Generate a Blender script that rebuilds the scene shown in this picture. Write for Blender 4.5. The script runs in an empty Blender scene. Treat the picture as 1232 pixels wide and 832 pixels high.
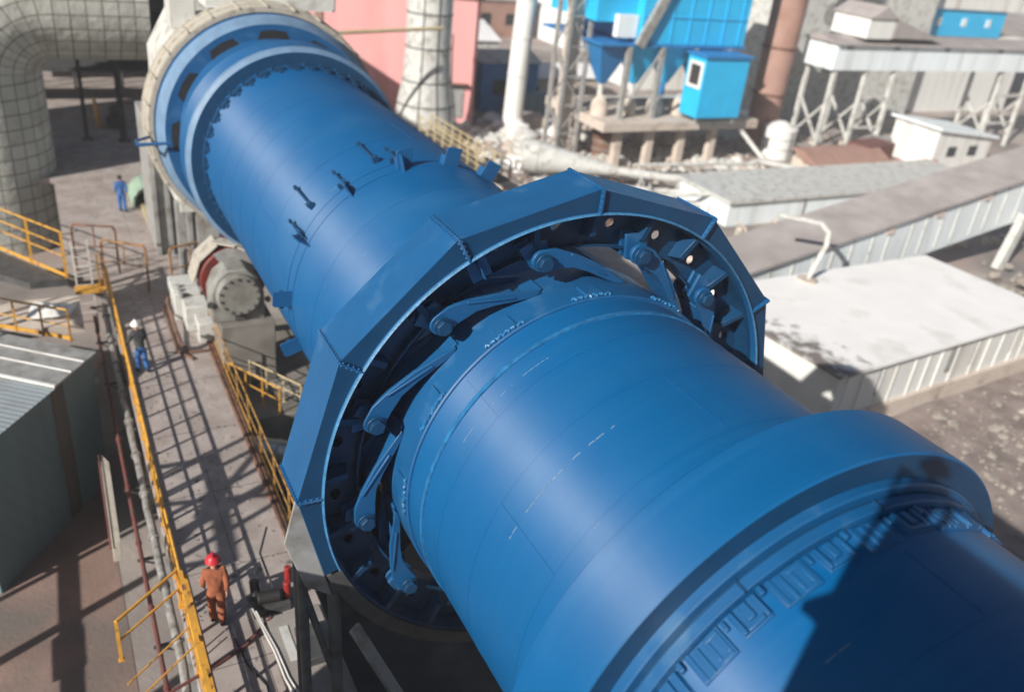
import bpy, math, random
from mathutils import Vector, Matrix
random.seed(7)
R = math.radians
sc = bpy.context.scene
COL = sc.collection
V = Vector
PI = math.pi

# ------------------------------------------------------------------ materials
def M(name, col, rough=.6, metal=0., var=.12, scale=2., bump=.15, bscale=30., dirt=None, dscale=1.2, dlo=.5, dhi=.7,
      dirt2=None, d2scale=6., d2lo=.6, d2hi=.66, spec=.5, streak=False, coat=0., ior=1.5, rings=False, aniso=0., stain=None):
    m = bpy.data.materials.new(name); m.use_nodes = True
    nt = m.node_tree; N = nt.nodes; L = nt.links
    b = N['Principled BSDF']
    b.inputs['Roughness'].default_value = rough; b.inputs['Metallic'].default_value = metal
    b.inputs['Specular IOR Level'].default_value = spec
    b.inputs['IOR'].default_value = ior; b.inputs['Coat Weight'].default_value = coat; b.inputs['Coat Roughness'].default_value = .22
    tc = N.new('ShaderNodeTexCoord')
    def noise(s, det=5, stretch=False):
        n = N.new('ShaderNodeTexNoise'); n.inputs['Scale'].default_value = s; n.inputs['Detail'].default_value = det
        if stretch:
            mp = N.new('ShaderNodeMapping'); mp.inputs['Scale'].default_value = (1, 1, .12)
            L.new(tc.outputs['Object'], mp.inputs[0]); L.new(mp.outputs[0], n.inputs['Vector'])
        else: L.new(tc.outputs['Object'], n.inputs['Vector'])
        return n
    def mix(fac, a, bcol):
        x = N.new('ShaderNodeMix'); x.data_type = 'RGBA'
        L.new(fac, x.inputs[0])
        for k, c in ((6, a), (7, bcol)):
            if isinstance(c, tuple): x.inputs[k].default_value = (*c[:3], 1)
            else: L.new(c, x.inputs[k])
        return x.outputs[2]
    def ramp(sock, lo, hi):
        r = N.new('ShaderNodeMapRange'); r.inputs[1].default_value = lo; r.inputs[2].default_value = hi
        L.new(sock, r.inputs[0]); return r.outputs[0]
    n1 = noise(scale, 6, streak)
    lo = tuple(c * (1 - var) for c in col); hi = tuple(min(1, c * (1 + var)) for c in col)
    out = mix(ramp(n1.outputs[0], .3, .7), lo, hi)
    if dirt: out = mix(ramp(noise(dscale, 8, streak).outputs[0], dlo, dhi), out, dirt)
    if dirt2: out = mix(ramp(noise(d2scale, 6, streak).outputs[0], d2lo, d2hi), out, dirt2)
    if stain:      # soft soot stain spreading from one corner
        mp = N.new('ShaderNodeMapping'); mp.inputs['Location'].default_value = (-stain[0], -stain[1], 0); L.new(tc.outputs['Object'], mp.inputs[0])
        m2 = N.new('ShaderNodeMapping'); m2.inputs['Scale'].default_value = (.42, .16, 0); L.new(mp.outputs[0], m2.inputs[0])
        ln = N.new('ShaderNodeVectorMath'); ln.operation = 'LENGTH'; L.new(m2.outputs[0], ln.inputs[0])
        nz = noise(1.6, 9); ad = N.new('ShaderNodeMath'); ad.operation = 'MULTIPLY_ADD'; L.new(nz.outputs[0], ad.inputs[0]); ad.inputs[1].default_value = 2.6; 
        sb_ = N.new('ShaderNodeMath'); sb_.operation = 'SUBTRACT'; sb_.inputs[0].default_value = .62; L.new(ln.outputs['Value'], sb_.inputs[1]); L.new(sb_.outputs[0], ad.inputs[2])
        out = mix(ramp(ad.outputs[0], .9, 1.5), out, stain[2])
    if aniso:      # sheen stretched along the axis by the fine marks that run round the shell
        b.inputs['Anisotropic'].default_value = aniso; b.inputs['Anisotropic Rotation'].default_value = .25
        tg_ = N.new('ShaderNodeTangent'); tg_.direction_type = 'RADIAL'; tg_.axis = 'Y'; L.new(tg_.outputs[0], b.inputs['Tangent'])
    if rings:      # fine marks left by turning: tone that changes along the axis only, broken up round the shell
        mp = N.new('ShaderNodeMapping'); mp.inputs['Scale'].default_value = (.12, 9, .12); L.new(tc.outputs['Object'], mp.inputs[0])
        nr = N.new('ShaderNodeTexNoise'); nr.inputs['Scale'].default_value = 1.; nr.inputs['Detail'].default_value = 7; nr.inputs['Roughness'].default_value = .7; L.new(mp.outputs[0], nr.inputs['Vector'])
        out = mix(ramp(nr.outputs[0], .5, .9), out, (.012, .115, .28)); 
    L.new(out, b.inputs['Base Color'])
    rr = N.new('ShaderNodeMapRange'); rr.inputs[3].default_value = max(.05, rough - .1); rr.inputs[4].default_value = min(1, rough + .12)
    L.new(noise(scale * 2.3, 4).outputs[0], rr.inputs[0]); L.new(rr.outputs[0], b.inputs['Roughness'])
    if bump:
        bp = N.new('ShaderNodeBump'); bp.inputs['Strength'].default_value = bump; bp.inputs['Distance'].default_value = .03
        L.new(noise(bscale, 5).outputs[0], bp.inputs['Height']); L.new(bp.outputs[0], b.inputs['Normal'])
    return m

BLUE = (.0012, .094, .262)
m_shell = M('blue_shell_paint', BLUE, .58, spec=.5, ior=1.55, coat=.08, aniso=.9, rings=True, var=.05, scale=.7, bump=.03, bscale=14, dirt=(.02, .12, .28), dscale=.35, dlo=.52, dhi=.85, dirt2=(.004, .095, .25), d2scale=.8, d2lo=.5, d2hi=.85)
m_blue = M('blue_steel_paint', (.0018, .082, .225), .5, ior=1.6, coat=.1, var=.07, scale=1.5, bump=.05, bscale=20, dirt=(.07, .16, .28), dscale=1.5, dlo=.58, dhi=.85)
m_blue_d = M('shaded_blue_paint', (.004, .045, .115), .45, var=.1, scale=2, bump=.05, bscale=20)  # darker copy of the blue: shade of front faces and gear painted in
m_dust = M('dusty_blue_steel', (.13, .22, .34), .55, var=.15, scale=2, bump=.08, bscale=25)
m_weld = M('weld_bead', (.02, .14, .32), .35, var=.3, scale=8, bump=.4, bscale=30)
m_yel = M('yellow_rail_paint', (.62, .32, .045), .5, var=.15, scale=3, bump=.1, dirt=(.22, .10, .045), dscale=4, dlo=.55, dhi=.68)
m_brn = M('rusty_rail_paint', (.30, .15, .055), .65, var=.25, scale=4, bump=.2, dirt=(.10, .055, .035), dscale=5, dlo=.5, dhi=.65)
m_beige = M('grey_beige_steel', (.42, .39, .33), .7, var=.15, scale=3, dirt=(.25, .22, .18), dscale=3)
m_cream = M('cream_rail_paint', (.52, .42, .24), .6, var=.12, scale=3)
m_conc = M('concrete', (.30, .275, .25), .88, var=.16, scale=1.3, bump=.35, bscale=35, dirt=(.17, .15, .135), dscale=.6, dlo=.5, dhi=.75)
m_deck = M('deck_concrete', (.38, .33, .305), .9, var=.15, scale=2.2, bump=.45, bscale=60, dirt=(.26, .215, .195), dscale=.9, dlo=.45, dhi=.75, dirt2=(.13, .11, .1), d2scale=5, d2lo=.62, d2hi=.72)
m_ground = M('dirt_ground', (.36, .315, .285), .95, var=.2, scale=.35, bump=.6, bscale=6, dirt=(.19, .17, .16), dscale=.12, dlo=.45, dhi=.62, dirt2=(.33, .25, .225), d2scale=.16, d2lo=.5, d2hi=.68)
m_grey = M('grey_steel_paint', (.30, .30, .29), .6, var=.15, scale=2.5, bump=.12, dirt=(.16, .14, .12), dscale=2, dlo=.5, dhi=.75)
m_lgrey = M('light_grey_paint', (.56, .56, .53), .6, var=.12, scale=1.5, bump=.1, dirt=(.28, .26, .23), dscale=1.6, dlo=.5, dhi=.75)
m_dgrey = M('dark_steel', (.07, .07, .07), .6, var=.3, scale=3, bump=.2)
m_white = M('white_sheet', (.72, .72, .69), .6, var=.08, scale=.8, bump=.1, dirt=(.42, .38, .33), dscale=.7, dlo=.55, dhi=.8, streak=True)
m_pale = M('pale_blue_sheet', (.74, .80, .82), .55, var=.08, scale=.8, bump=.08, dirt=(.50, .52, .52), dscale=.9, dlo=.55, dhi=.8, streak=True)
m_roof = M('grey_felt_roof', (.36, .325, .315), .9, var=.2, scale=.7, bump=.3, bscale=12, dirt=(.28, .25, .24), dscale=.25, dlo=.4, dhi=.8)
m_snow = M('whitewashed_roof', (.86, .85, .83), .75, var=.04, scale=.6, bump=.2, bscale=10, dirt=(.60, .57, .54), dscale=.5, dlo=.55, dhi=.8, stain=(-8.2, -4.6, (.20, .175, .16)))
m_prub = M('brick_rubble', (.40, .20, .17), .9, var=.3, scale=1.5, bump=.4, bscale=8)
m_pink = M('pink_plaster', (.78, .38, .37), .85, var=.07, scale=.5, bump=.12, bscale=8, dirt=(.60, .28, .26), dscale=.3, dlo=.55, dhi=.85, streak=True)
m_hop = M('bright_blue_sheet', (.012, .44, .78), .5, var=.07, scale=.7, bump=.06)
m_hopd = M('hopper_blue', (.012, .18, .45), .5, var=.1, scale=.7)
m_brick = M('brown_brick', (.34, .205, .165), .85, var=.12, scale=.6, bump=.2, bscale=14, dirt=(.27, .14, .10), dscale=.5, dlo=.5, dhi=.8)
m_tan = M('dusty_tan_concrete', (.58, .50, .43), .9, var=.15, scale=.9, bump=.2, dirt=(.28, .22, .18), dscale=.9, dlo=.5, dhi=.75)
m_rust = M('rust', (.20, .10, .065), .85, var=.3, scale=3, bump=.3, dirt=(.09, .055, .04), dscale=4, dlo=.45, dhi=.65)
m_redd = M('oily_red_paint', (.17, .022, .018), .5, var=.3, scale=2, dirt=(.05, .03, .025), dscale=2)
m_red = M('red_paint', (.30, .025, .02), .5, var=.2, scale=3)
m_redpipe = M('dark_red_pipe', (.15, .05, .045), .6, var=.25, scale=2, dirt=(.12, .07, .06), dscale=3)
m_foil = M('foil_insulation', (.46, .45, .43), .42, metal=.5, var=.2, scale=6, bump=.9, bscale=9, dirt=(.2, .18, .16), dscale=4, dlo=.5, dhi=.7)
m_silver = M('silver_cladding', (.55, .54, .51), .35, metal=.7, var=.1, scale=2, bump=.1)
m_green = M('pale_green_sheet', (.30, .42, .32), .6, var=.12, scale=2.5, dirt=(.2, .25, .2), dscale=3)
m_bluebld = M('blue_grey_siding', (.13, .21, .25), .6, var=.1, scale=.8, bump=.05, dirt=(.10, .13, .13), dscale=.8, streak=True)
m_glass = M('dark_glass', (.03, .035, .04), .1, var=.1, bump=0)
m_cloth_b = M('blue_workwear', (.035, .13, .36), .9, var=.15, scale=9, bump=.3, bscale=18)
m_cloth_o = M('russet_workwear', (.30, .095, .045), .9, var=.15, scale=9, bump=.3, bscale=18)
m_cloth_d = M('dark_jacket', (.055, .058, .06), .9, var=.25, scale=8, bump=.3, bscale=18)
m_skin = M('skin', (.45, .25, .17), .6, var=.05, scale=6, bump=0)
m_hat_r = M('red_helmet', (.50, .025, .04), .4, var=.06, scale=6, bump=0)
m_hat_w = M('white_helmet', (.78, .76, .72), .4, var=.04, scale=6, bump=0)
m_hair = M('dark_hair', (.03, .024, .02), .8, var=.2, scale=30)
m_boot = M('boot_leather', (.03, .027, .025), .6, var=.2, scale=10)
m_black = M('black_rubber', (.02, .02, .02), .5, var=.2)
m_hose = M('pale_hose', (.62, .60, .56), .5, var=.1)
m_rubble = M('rubble_stone', (.27, .24, .21), .95, var=.35, scale=1.5, bump=.5, bscale=8)
m_ice = M('snow_patch', (.80, .80, .80), .8, var=.06, scale=2, bump=.4, bscale=6)

def m_tile():
    m = bpy.data.materials.new('tile_cladding'); m.use_nodes = True
    N = m.node_tree.nodes; L = m.node_tree.links; b = N['Principled BSDF']
    uv = N.new('ShaderNodeUVMap'); uv.uv_map = 'sheet'
    br = N.new('ShaderNodeTexBrick'); br.offset = 0; br.inputs['Scale'].default_value = 1
    br.inputs['Brick Width'].default_value = .7; br.inputs['Row Height'].default_value = .7
    br.inputs['Mortar Size'].default_value = .028; br.inputs['Mortar Smooth'].default_value = .25
    br.inputs['Color1'].default_value = (.50, .51, .46, 1); br.inputs['Color2'].default_value = (.40, .41, .37, 1)
    br.inputs['Mortar'].default_value = (.10, .095, .085, 1)
    L.new(uv.outputs[0], br.inputs['Vector'])
    tc = N.new('ShaderNodeTexCoord'); n = N.new('ShaderNodeTexNoise'); n.inputs['Scale'].default_value = 1.1; n.inputs['Detail'].default_value = 9
    L.new(tc.outputs['Object'], n.inputs['Vector'])
    mr = N.new('ShaderNodeMapRange'); mr.inputs[1].default_value = .5; mr.inputs[2].default_value = .78; mr.inputs[4].default_value = .7
    L.new(n.outputs[0], mr.inputs[0])
    x = N.new('ShaderNodeMix'); x.data_type = 'RGBA'; L.new(mr.outputs[0], x.inputs[0]); L.new(br.outputs['Color'], x.inputs[6]); x.inputs[7].default_value = (.24, .23, .21, 1)
    L.new(x.outputs[2], b.inputs['Base Color']); b.inputs['Roughness'].default_value = .75
    n2 = N.new('ShaderNodeTexNoise'); n2.inputs['Scale'].default_value = 2.5; L.new(tc.outputs['Object'], n2.inputs['Vector'])
    ad = N.new('ShaderNodeMath'); ad.operation = 'MULTIPLY_ADD'; L.new(br.outputs['Fac'], ad.inputs[0]); ad.inputs[1].default_value = -1.2; L.new(n2.outputs[0], ad.inputs[2])
    bp = N.new('ShaderNodeBump'); bp.inputs['Strength'].default_value = .6; bp.inputs['Distance'].default_value = .08
    L.new(ad.outputs[0], bp.inputs['Height']); L.new(bp.outputs[0], b.inputs['Normal'])
    return m
m_tiles = m_tile()

def m_corr(name, base, axis, period=.22, strength=.8, rough=.55, dirt=None):
    m = M(name, base, rough, var=.08, scale=.9, bump=0, dirt=dirt, dscale=.8, dlo=.5, dhi=.8, streak=True)
    N = m.node_tree.nodes; L = m.node_tree.links; b = N['Principled BSDF']
    tc = N.new('ShaderNodeTexCoord'); w = N.new('ShaderNodeTexWave'); w.bands_direction = axis
    w.inputs['Scale'].default_value = 2 * PI / period / 20 ; w.inputs['Distortion'].default_value = 0
    L.new(tc.outputs['Object'], w.inputs['Vector'])
    bp = N.new('ShaderNodeBump'); bp.inputs['Strength'].default_value = strength; bp.inputs['Distance'].default_value = .04
    L.new(w.outputs[1], bp.inputs['Height']); L.new(bp.outputs[0], b.inputs['Normal'])
    return m

# ------------------------------------------------------------------ mesh building
class MB:
    def __init__(s): s.v = []; s.f = []
    def add(s, vs, fs):
        o = len(s.v); s.v += [V(p) for p in vs]; s.f += [tuple(i + o for i in f) for f in fs]; return s
    def obox(s, c, a, b, d):
        c, a, b, d = V(c), V(a), V(b), V(d)
        vs = [c + i * a + j * b + k * d for k in (-1, 1) for j in (-1, 1) for i in (-1, 1)]
        fl = [(0, 2, 3, 1), (4, 5, 7, 6), (0, 1, 5, 4), (2, 6, 7, 3), (0, 4, 6, 2), (1, 3, 7, 5)]
        if a.cross(b).dot(d) < 0: fl = [f[::-1] for f in fl]
        return s.add(vs, fl)
    def box(s, x0, y0, z0, x1, y1, z1):
        return s.obox(((x0 + x1) / 2, (y0 + y1) / 2, (z0 + z1) / 2), ((x1 - x0) / 2, 0, 0), (0, (y1 - y0) / 2, 0), (0, 0, (z1 - z0) / 2))
    def bar(s, p, q, w, h=None, up=(0, 0, 1)):
        p, q = V(p), V(q); h = h or w; d = (q - p); l = d.length
        if l < 1e-6: return s
        d.normalize(); u = V(up)
        if abs(u.dot(d)) > .98: u = V((1, 0, 0))
        a = d.cross(u).normalized(); b = a.cross(d)
        return s.obox((p + q) / 2, d * l / 2, a * w / 2, b * h / 2)
    def tube(s, p, q, r, n=10, r2=None):
        return s.path([p, q], r, n, r2)
    def path(s, pts, r, n=8, r2=None, closed=False):
        pts = [V(p) for p in pts]; k = len(pts); rings = []
        ref = None
        for i, p in enumerate(pts):
            a = pts[i] - pts[i - 1] if i else pts[1] - pts[0]
            b = pts[i + 1] - pts[i] if i < k - 1 else pts[i] - pts[i - 1]
            t = (a.normalized() + b.normalized())
            t = t.normalized() if t.length > 1e-6 else b.normalized()
            if ref is None:
                ref = V((0, 0, 1)) if abs(t.z) < .9 else V((1, 0, 0))
            x = t.cross(ref).normalized(); y = x.cross(t); ref = y
            rr = r if r2 is None else r + (r2 - r) * i / (k - 1)
            m = 1 / max(.5, math.sqrt((1 + max(-1, min(1, a.normalized().dot(b.normalized())))) / 2))
            rings.append([p + (x * math.cos(2 * PI * j / n) + y * math.sin(2 * PI * j / n)) * rr * (m if 0 < i < k - 1 else 1) for j in range(n)])
        vs = [q for g in rings for q in g]; fs = []
        for i in range(k - 1):
            for j in range(n):
                j2 = (j + 1) % n
                fs.append((i * n + j, i * n + j2, (i + 1) * n + j2, (i + 1) * n + j))
        fs.append(tuple(range(n))[::-1]); fs.append(tuple((k - 1) * n + j for j in range(n)))
        return s.add(vs, fs)
    def lathe_y(s, prof, n=96, a0=0, a1=360, c=(0, 0, 0), closed=True):
        """profile of (y, r) swept about the Y axis; angle 0 is up, +90 is +x"""
        full = abs(a1 - a0) >= 359.9; k = len(prof); cnt = n if full else n + 1
        vs = []
        for i in range(cnt):
            a = R(a0 + (a1 - a0) * i / n)
            for y, r in prof: vs.append((c[0] + r * math.sin(a), c[1] + y, c[2] + r * math.cos(a)))
        fs = []
        m = k if closed else k - 1
        for i in range(n):
            i2 = (i + 1) % cnt
            for j in range(m):
                j2 = (j + 1) % k; fs.append((i * k + j, i2 * k + j, i2 * k + j2, i * k + j2))
        if not full and closed:
            fs.append(tuple(range(k))[::-1]); fs.append(tuple((cnt - 1) * k + j for j in range(k)))
        return s.add(vs, fs)
    def lathe_z(s, prof, n=32, c=(0, 0, 0)):
        """open profile of (z, r) about a vertical axis"""
        k = len(prof); vs = []
        for i in range(n):
            a = 2 * PI * i / n
            for z, r in prof: vs.append((c[0] + r * math.cos(a), c[1] + r * math.sin(a), c[2] + z))
        fs = [(i * k + j, ((i + 1) % n) * k + j, ((i + 1) % n) * k + j + 1, i * k + j + 1) for i in range(n) for j in range(k - 1)]
        fs.append(tuple(i * k for i in range(n))[::-1]); fs.append(tuple(i * k + k - 1 for i in range(n)))
        return s.add(vs, fs)
    def prism(s, poly, vec):
        poly = [V(p) for p in poly]; v = V(vec); n = len(poly)
        return s.add(poly + [p + v for p in poly], [tuple(range(n))[::-1], tuple(range(n, 2 * n))] + [(i, (i + 1) % n, n + (i + 1) % n, n + i) for i in range(n)])
    def rot_y(s, deg, start=0):
        m = Matrix.Rotation(R(deg), 4, 'Y')
        s.v = s.v[:start] + [m @ p for p in s.v[start:]]; return s
    def build(s, name, mat, parent=None, bevel=0, smooth=True, ang=38, fix=True):
        org = parent_world(parent) if parent else V((0, 0, 0))
        me = bpy.data.meshes.new(name)
        if not parent:
            xs = [p.x for p in s.v]; ys = [p.y for p in s.v]; zs = [p.z for p in s.v]
            org = V(((min(xs) + max(xs)) / 2, (min(ys) + max(ys)) / 2, min(zs)))
        me.from_pydata([p - org for p in s.v], [], s.f)
        me.validate()
        if fix:
            import bmesh
            bm = bmesh.new(); bm.from_mesh(me); bmesh.ops.recalc_face_normals(bm, faces=bm.faces); bm.to_mesh(me); bm.free()
        me.materials.append(mat)
        if smooth:
            me.polygons.foreach_set('use_smooth', [True] * len(me.polygons)); me.set_sharp_from_angle(angle=R(ang))
        o = bpy.data.objects.new(name, me); COL.objects.link(o)
        if parent: o.parent = parent
        else: o.location = org
        if bevel:
            b = o.modifiers.new('bevel', 'BEVEL'); b.width = bevel; b.segments = 2; b.limit_method = 'ANGLE'; b.angle_limit = R(40)
        return o
def parent_world(o):
    p = V((0, 0, 0))
    while o: p = p + o.location; o = o.parent
    return p
def thing(name, label, cat, loc, group=None):
    o = bpy.data.objects.new(name, None); COL.objects.link(o); o.location = loc; o.empty_display_size = .3
    return tag(o, label, cat, group)
def tag(o, label, cat, group=None, kind=None):
    if label: o['label'] = label
    if cat: o['category'] = cat
    if group: o['group'] = group
    if kind: o['kind'] = kind
    return o
def struct(o): o['kind'] = 'structure'; return o
def dup(o, parent, rot_y=None):
    c = o.copy(); COL.objects.link(c); c.parent = parent
    if rot_y is not None: c.rotation_euler = (0, R(rot_y), 0)
    for ch in o.children:
        d = ch.copy(); COL.objects.link(d); d.parent = c
    return c
def P(r, a, y):   # polar about the kiln axis
    return V((r * math.sin(R(a)), y, r * math.cos(R(a))))

# ------------------------------------------------------------------ camera, sun, sky
cam = bpy.data.cameras.new('camera'); co = bpy.data.objects.new('camera', cam); COL.objects.link(co); sc.camera = co
f = V((.44747872, .76243526, -.46739199)); r = V((.88371756, -.45713174, .10036854)); u = V((.1371352, .45795529, .87833415))
CAM = V((-7.2213, -10.2047, 8.4251))
co.matrix_world = Matrix(((r.x, u.x, -f.x, CAM.x), (r.y, u.y, -f.y, CAM.y), (r.z, u.z, -f.z, CAM.z), (0, 0, 0, 1)))
cam.sensor_width = 36; cam.lens = 1026.83 / 1232 * 36; cam.clip_end = 3000; cam.clip_start = .05
cam.dof.use_dof = True; cam.dof.focus_distance = 12.8; cam.dof.aperture_fstop = cam.lens / 1000 / .078
AZ, EL = 26., 29.
S = V((-math.cos(R(AZ)) * math.cos(R(EL)), -math.sin(R(AZ)) * math.cos(R(EL)), math.sin(R(EL))))   # towards the sun
sl = bpy.data.lights.new('sun', 'SUN'); sl.energy = 5.0; sl.angle = R(.5); sl.color = (1, .95, .88)
so = bpy.data.objects.new('sun', sl); COL.objects.link(so); so.rotation_euler = S.to_track_quat('Z', 'Y').to_euler(); so.location = (-40, -40, 40)
w = bpy.data.worlds.new('World'); sc.world = w; w.use_nodes = True
wn = w.node_tree.nodes; sk = wn.new('ShaderNodeTexSky'); sk.sky_type = 'NISHITA'; sk.sun_disc = False
sk.sun_elevation = R(EL); sk.sun_rotation = math.atan2(S.x, S.y) % (2 * PI); sk.dust_density = 1.5; sk.air_density = 1.0
w.node_tree.links.new(sk.outputs[0], wn['Background'].inputs[0]); wn['Background'].inputs[1].default_value = .05
sc.view_settings.view_transform = 'Standard'; sc.view_settings.look = 'None'; sc.view_settings.exposure = .34; sc.view_settings.gamma = 1
sc.render.engine = 'CYCLES'

ZD, ZG = -6.57, -10.3
# ------------------------------------------------------------------ ground
g = MB(); n = 60
for i in range(n + 1):
    for j in range(n + 1):
        fx = (i / n * 2 - 1); fy = (j / n * 2 - 1)
        x = 25 + 700 * fx * abs(fx) ** 1.2; y = 25 + 700 * fy * abs(fy) ** 1.2
        g.v.append(V((x, y, ZG)))
g.f = [(i * (n + 1) + j, (i + 1) * (n + 1) + j, (i + 1) * (n + 1) + j + 1, i * (n + 1) + j + 1) for i in range(n) for j in range(n)]
struct(g.build('ground', m_ground))

# ------------------------------------------------------------------ the rotary kiln (turns as one body about the Y axis)
kiln = thing('rotary_kiln', 'huge blue riveted rotary kiln tube running diagonally through the picture', 'rotary kiln', (0, 0, 0))
sh = MB(); RS = 3.0
prof = [(-30, RS), (27, RS), (27, RS - .06), (-30, RS - .06)]
sh.lathe_y([(-30, RS)] + [(y, RS) for y in range(-28, 27, 2)] + [(27, RS), (27, RS - .06), (-30, RS - .06)], 160)
sh = sh.build('shell', m_shell, kiln)
SCR = [(-3.06, -66, -28, 1.2, .009), (-4.05, -49, -45, .6, .006), (-4.35, -47.5, -45, .5, .006), (-1.28, -60, -27, 1, .005), (-6.9, -35, -27, 1.2, .007), (4.3, -52, -46, .6, .006), (7.3, -40, -34, .8, .006), (10.9, -62, -52, .8, .005), (12.4, -50, -40, .8, .005)]
def ring(y0, y1, r1, r0=2.98, name='weld_seam', mat=m_shell, n=160, par=None, ch=0):
    pr = [(y0, r0), (y0, r1 - ch), (y0 + ch, r1), (y1 - ch, r1), (y1, r1 - ch), (y1, r0)] if ch else [(y0, r0), (y0, r1), (y1, r1), (y1, r0)]
    return MB().lathe_y(pr, n).build(name, mat, par or kiln)
for y in (-9.4, -7.35, -4.0, -2.6, -1.55, 1.9, 3.6, 5.1, 8.7, 10.4, 11.9, 13.1, 14.4): ring(y, y + .016, RS + .005, par=sh)
ring(6.55, 6.59, RS + .018, par=sh); ring(6.98, 7.02, RS + .018, par=sh)
# axial plate joints, short welds and scuffs
for a, y0, y1 in [(-30, -9.4, -7.35), (-62, -4, -2.6), (-8, -4, -2.6), (-48, -1.55, -.5), (-38, 3.6, 5.1), (-70, 8.7, 10.4), (-15, 10.4, 11.9), (-44, 11.9, 13.1), (10, 8.7, 10.4), (-55, -7.3, -6.3), (-3, -7.3, -6.4)]:
    MB().bar(P(RS + .001, a, y0), P(RS + .001, a, y1), .018, .012, P(1, a, 0)).build('axial_weld', m_shell, sh)
random.seed(4)
def scratch(y, a0, a1, dash=.75, r_=.006):
    m = MB(); a = a0
    while a < a1:
        l = random.uniform(.5, 2.2) * dash
        if random.random() < .8: m.path([P(RS + .003, a + l * t / 3, y + random.uniform(-.004, .004)) for t in range(4)], r_, 5)
        a += l + random.uniform(.15, .5)
    m.build('paint_scratch', m_dust, sh)
for q in SCR: scratch(*q)
# reinforcing band under the girth gear
ring(-.42, .95, RS + .055, name='gear_band', mat=m_blue, ch=.02)
ring(-.98, -.9, RS + .03, name='gear_band_edge', mat=m_weld)

def tyre(y0, y1, ro, ri=3.14, ch=.05, parent=kiln):
    t = MB().lathe_y([(y0, ri), (y0, ro - ch), (y0 + ch * .8, ro), (y1 - ch, ro), (y1, ro - ch), (y1, ri)], 200).build('tyre', m_shell, parent)
    return t
ty = tyre(-5.63, -4.69, 3.54, ch=.022)
MB().lathe_y([(-5.634, 3.215), (-5.634, 3.512), (-5.629, 3.512), (-5.629, 3.215)], 200).build('shaded_face', m_blue_d, ty)  # thin dark sheet: shade on the tyre front put into its colour
ring(-5.76, -5.60, 3.215, 3.0, 'retaining_ring', m_blue, ch=.02)
ring(-5.94, -5.80, 3.125, 3.0, 'pad_ring', m_blue, ch=.012)
ring(-5.795, -5.765, 3.09, 3.0, 'ring_groove', m_blue_d)
# alternating raised and flat retaining blocks in front of the near tyre
def block_raised():
    b = MB(); T = lambda x, y, z: V((x, y, RS + z))
    b.box(-.18, -6.26, RS - .02, .18, -5.97, RS + .022)
    b.box(-.17, -6.24, RS, -.12, -5.97, RS + .068); b.box(.12, -6.24, RS, .17, -5.97, RS + .068)
    b.box(-.11, -6.24, RS, .11, -6.19, RS + .06); b.box(-.04, -6.16, RS, .05, -5.97, RS + .065)
    b.box(-.28, -6.08, RS, -.235, -5.97, RS + .045)
    return b
def block_flat():
    b = MB()
    b.box(-.23, -6.30, RS - .02, .23, -5.95, RS + .03)
    b.box(-.22, -6.29, RS, -.16, -5.95, RS + .045); b.box(.02, -6.29, RS, .20, -6.24, RS + .045)
    b.box(.02, -6.24, RS, .07, -6.02, RS + .045); b.box(.15, -6.24, RS, .20, -6.02, RS + .045); b.box(.02, -6.02, RS, .20, -5.97, RS + .045)
    b.box(-.10, -6.29, RS, -.05, -5.98, RS + .055); b.box(-.34, -6.05, RS, -.28, -5.95, RS + .07)
    return b
br = block_raised().build('retaining_block', m_blue, kiln, bevel=.008); bf = block_flat().build('retaining_block', m_blue, kiln, bevel=.008)
br.rotation_euler = (0, R(-15.6), 0); bf.rotation_euler = (0, R(-25.9), 0)
for k in range(1, 18):
    a = -15.6 - 20.6 * k if k < 9 else -15.6 + 20.6 * (k - 8)
    if abs(a) < 172: dup(br, kiln, a); dup(bf, kiln, a - 10.3)
# segment joints in the pad ring
for a in range(-170, 180, 34): MB().obox(P(3.12, a, -5.87), P(.03, a, 0), V((0, .075, 0)), P(.012, a + 90, 0)).build('pad_joint', m_blue_d, kiln)
# far tyre
ty2 = tyre(17.0, 18.5, 3.54, 3.02, ch=.13)
MB().lathe_y([(16.996, 3.02), (16.996, 3.40), (17.001, 3.40), (17.001, 3.02)], 200).build('shaded_face', m_blue_d, ty2)  # same dark sheet, painting shade on the far tyre front
MB().lathe_y([(17.001, 3.412), (17.103, 3.539), (17.26, 3.548), (17.26, 3.50), (17.001, 3.40)], 200).build('dusty_chamfer', m_dust, ty2)
ring(16.86, 16.99, 3.06, 3.0, 'retaining_ring', m_blue)
b = MB(); b.box(-.15, 16.55, RS - .02, .15, 16.85, RS + .10); b.box(-.06, 16.35, RS - .01, .06, 16.55, RS + .045); b.box(-.2, 16.7, RS - .01, -.15, 16.84, RS + .16)
fb = b.build('stop_block', m_blue_d, kiln); fb.rotation_euler = (0, R(-170), 0)
for k in range(1, 38):
    d_ = dup(fb, kiln, -170 + 9.2 * k)
# ring of bracket fins on the middle section
fin = MB().prism([P(RS - .02, 0, 6.42), P(RS + .31, 0, 6.46), P(RS + .34, 0, 6.52), P(RS + .34, 0, 6.74), P(RS + .31, 0, 6.80), P(RS - .02, 0, 6.84)], (.03, 0, 0))
def bracket(a, rod):
    fo = fin.build('bracket', m_blue, kiln, bevel=.005); fo.rotation_euler = (0, R(a), 0)
    if rod:
        c = MB(); c.tube((.07, 6.7, RS + .1), (.07, 7.7, RS + .13), .022, 8); c.tube((.07, 7.62, RS + .13), (.07, 7.74, RS + .13), .042, 8)
        c.box(.04, 6.95, RS - .01, .12, 7.15, RS + .14); c.tube((.08, 7.3, RS - .02), (.08, 7.3, RS + .16), .028, 8); c.box(-.08, 7.0, RS - .01, .0, 7.1, RS + .13)
        c.build('clamp_rod', m_blue_d, fo)
    return fo
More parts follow.
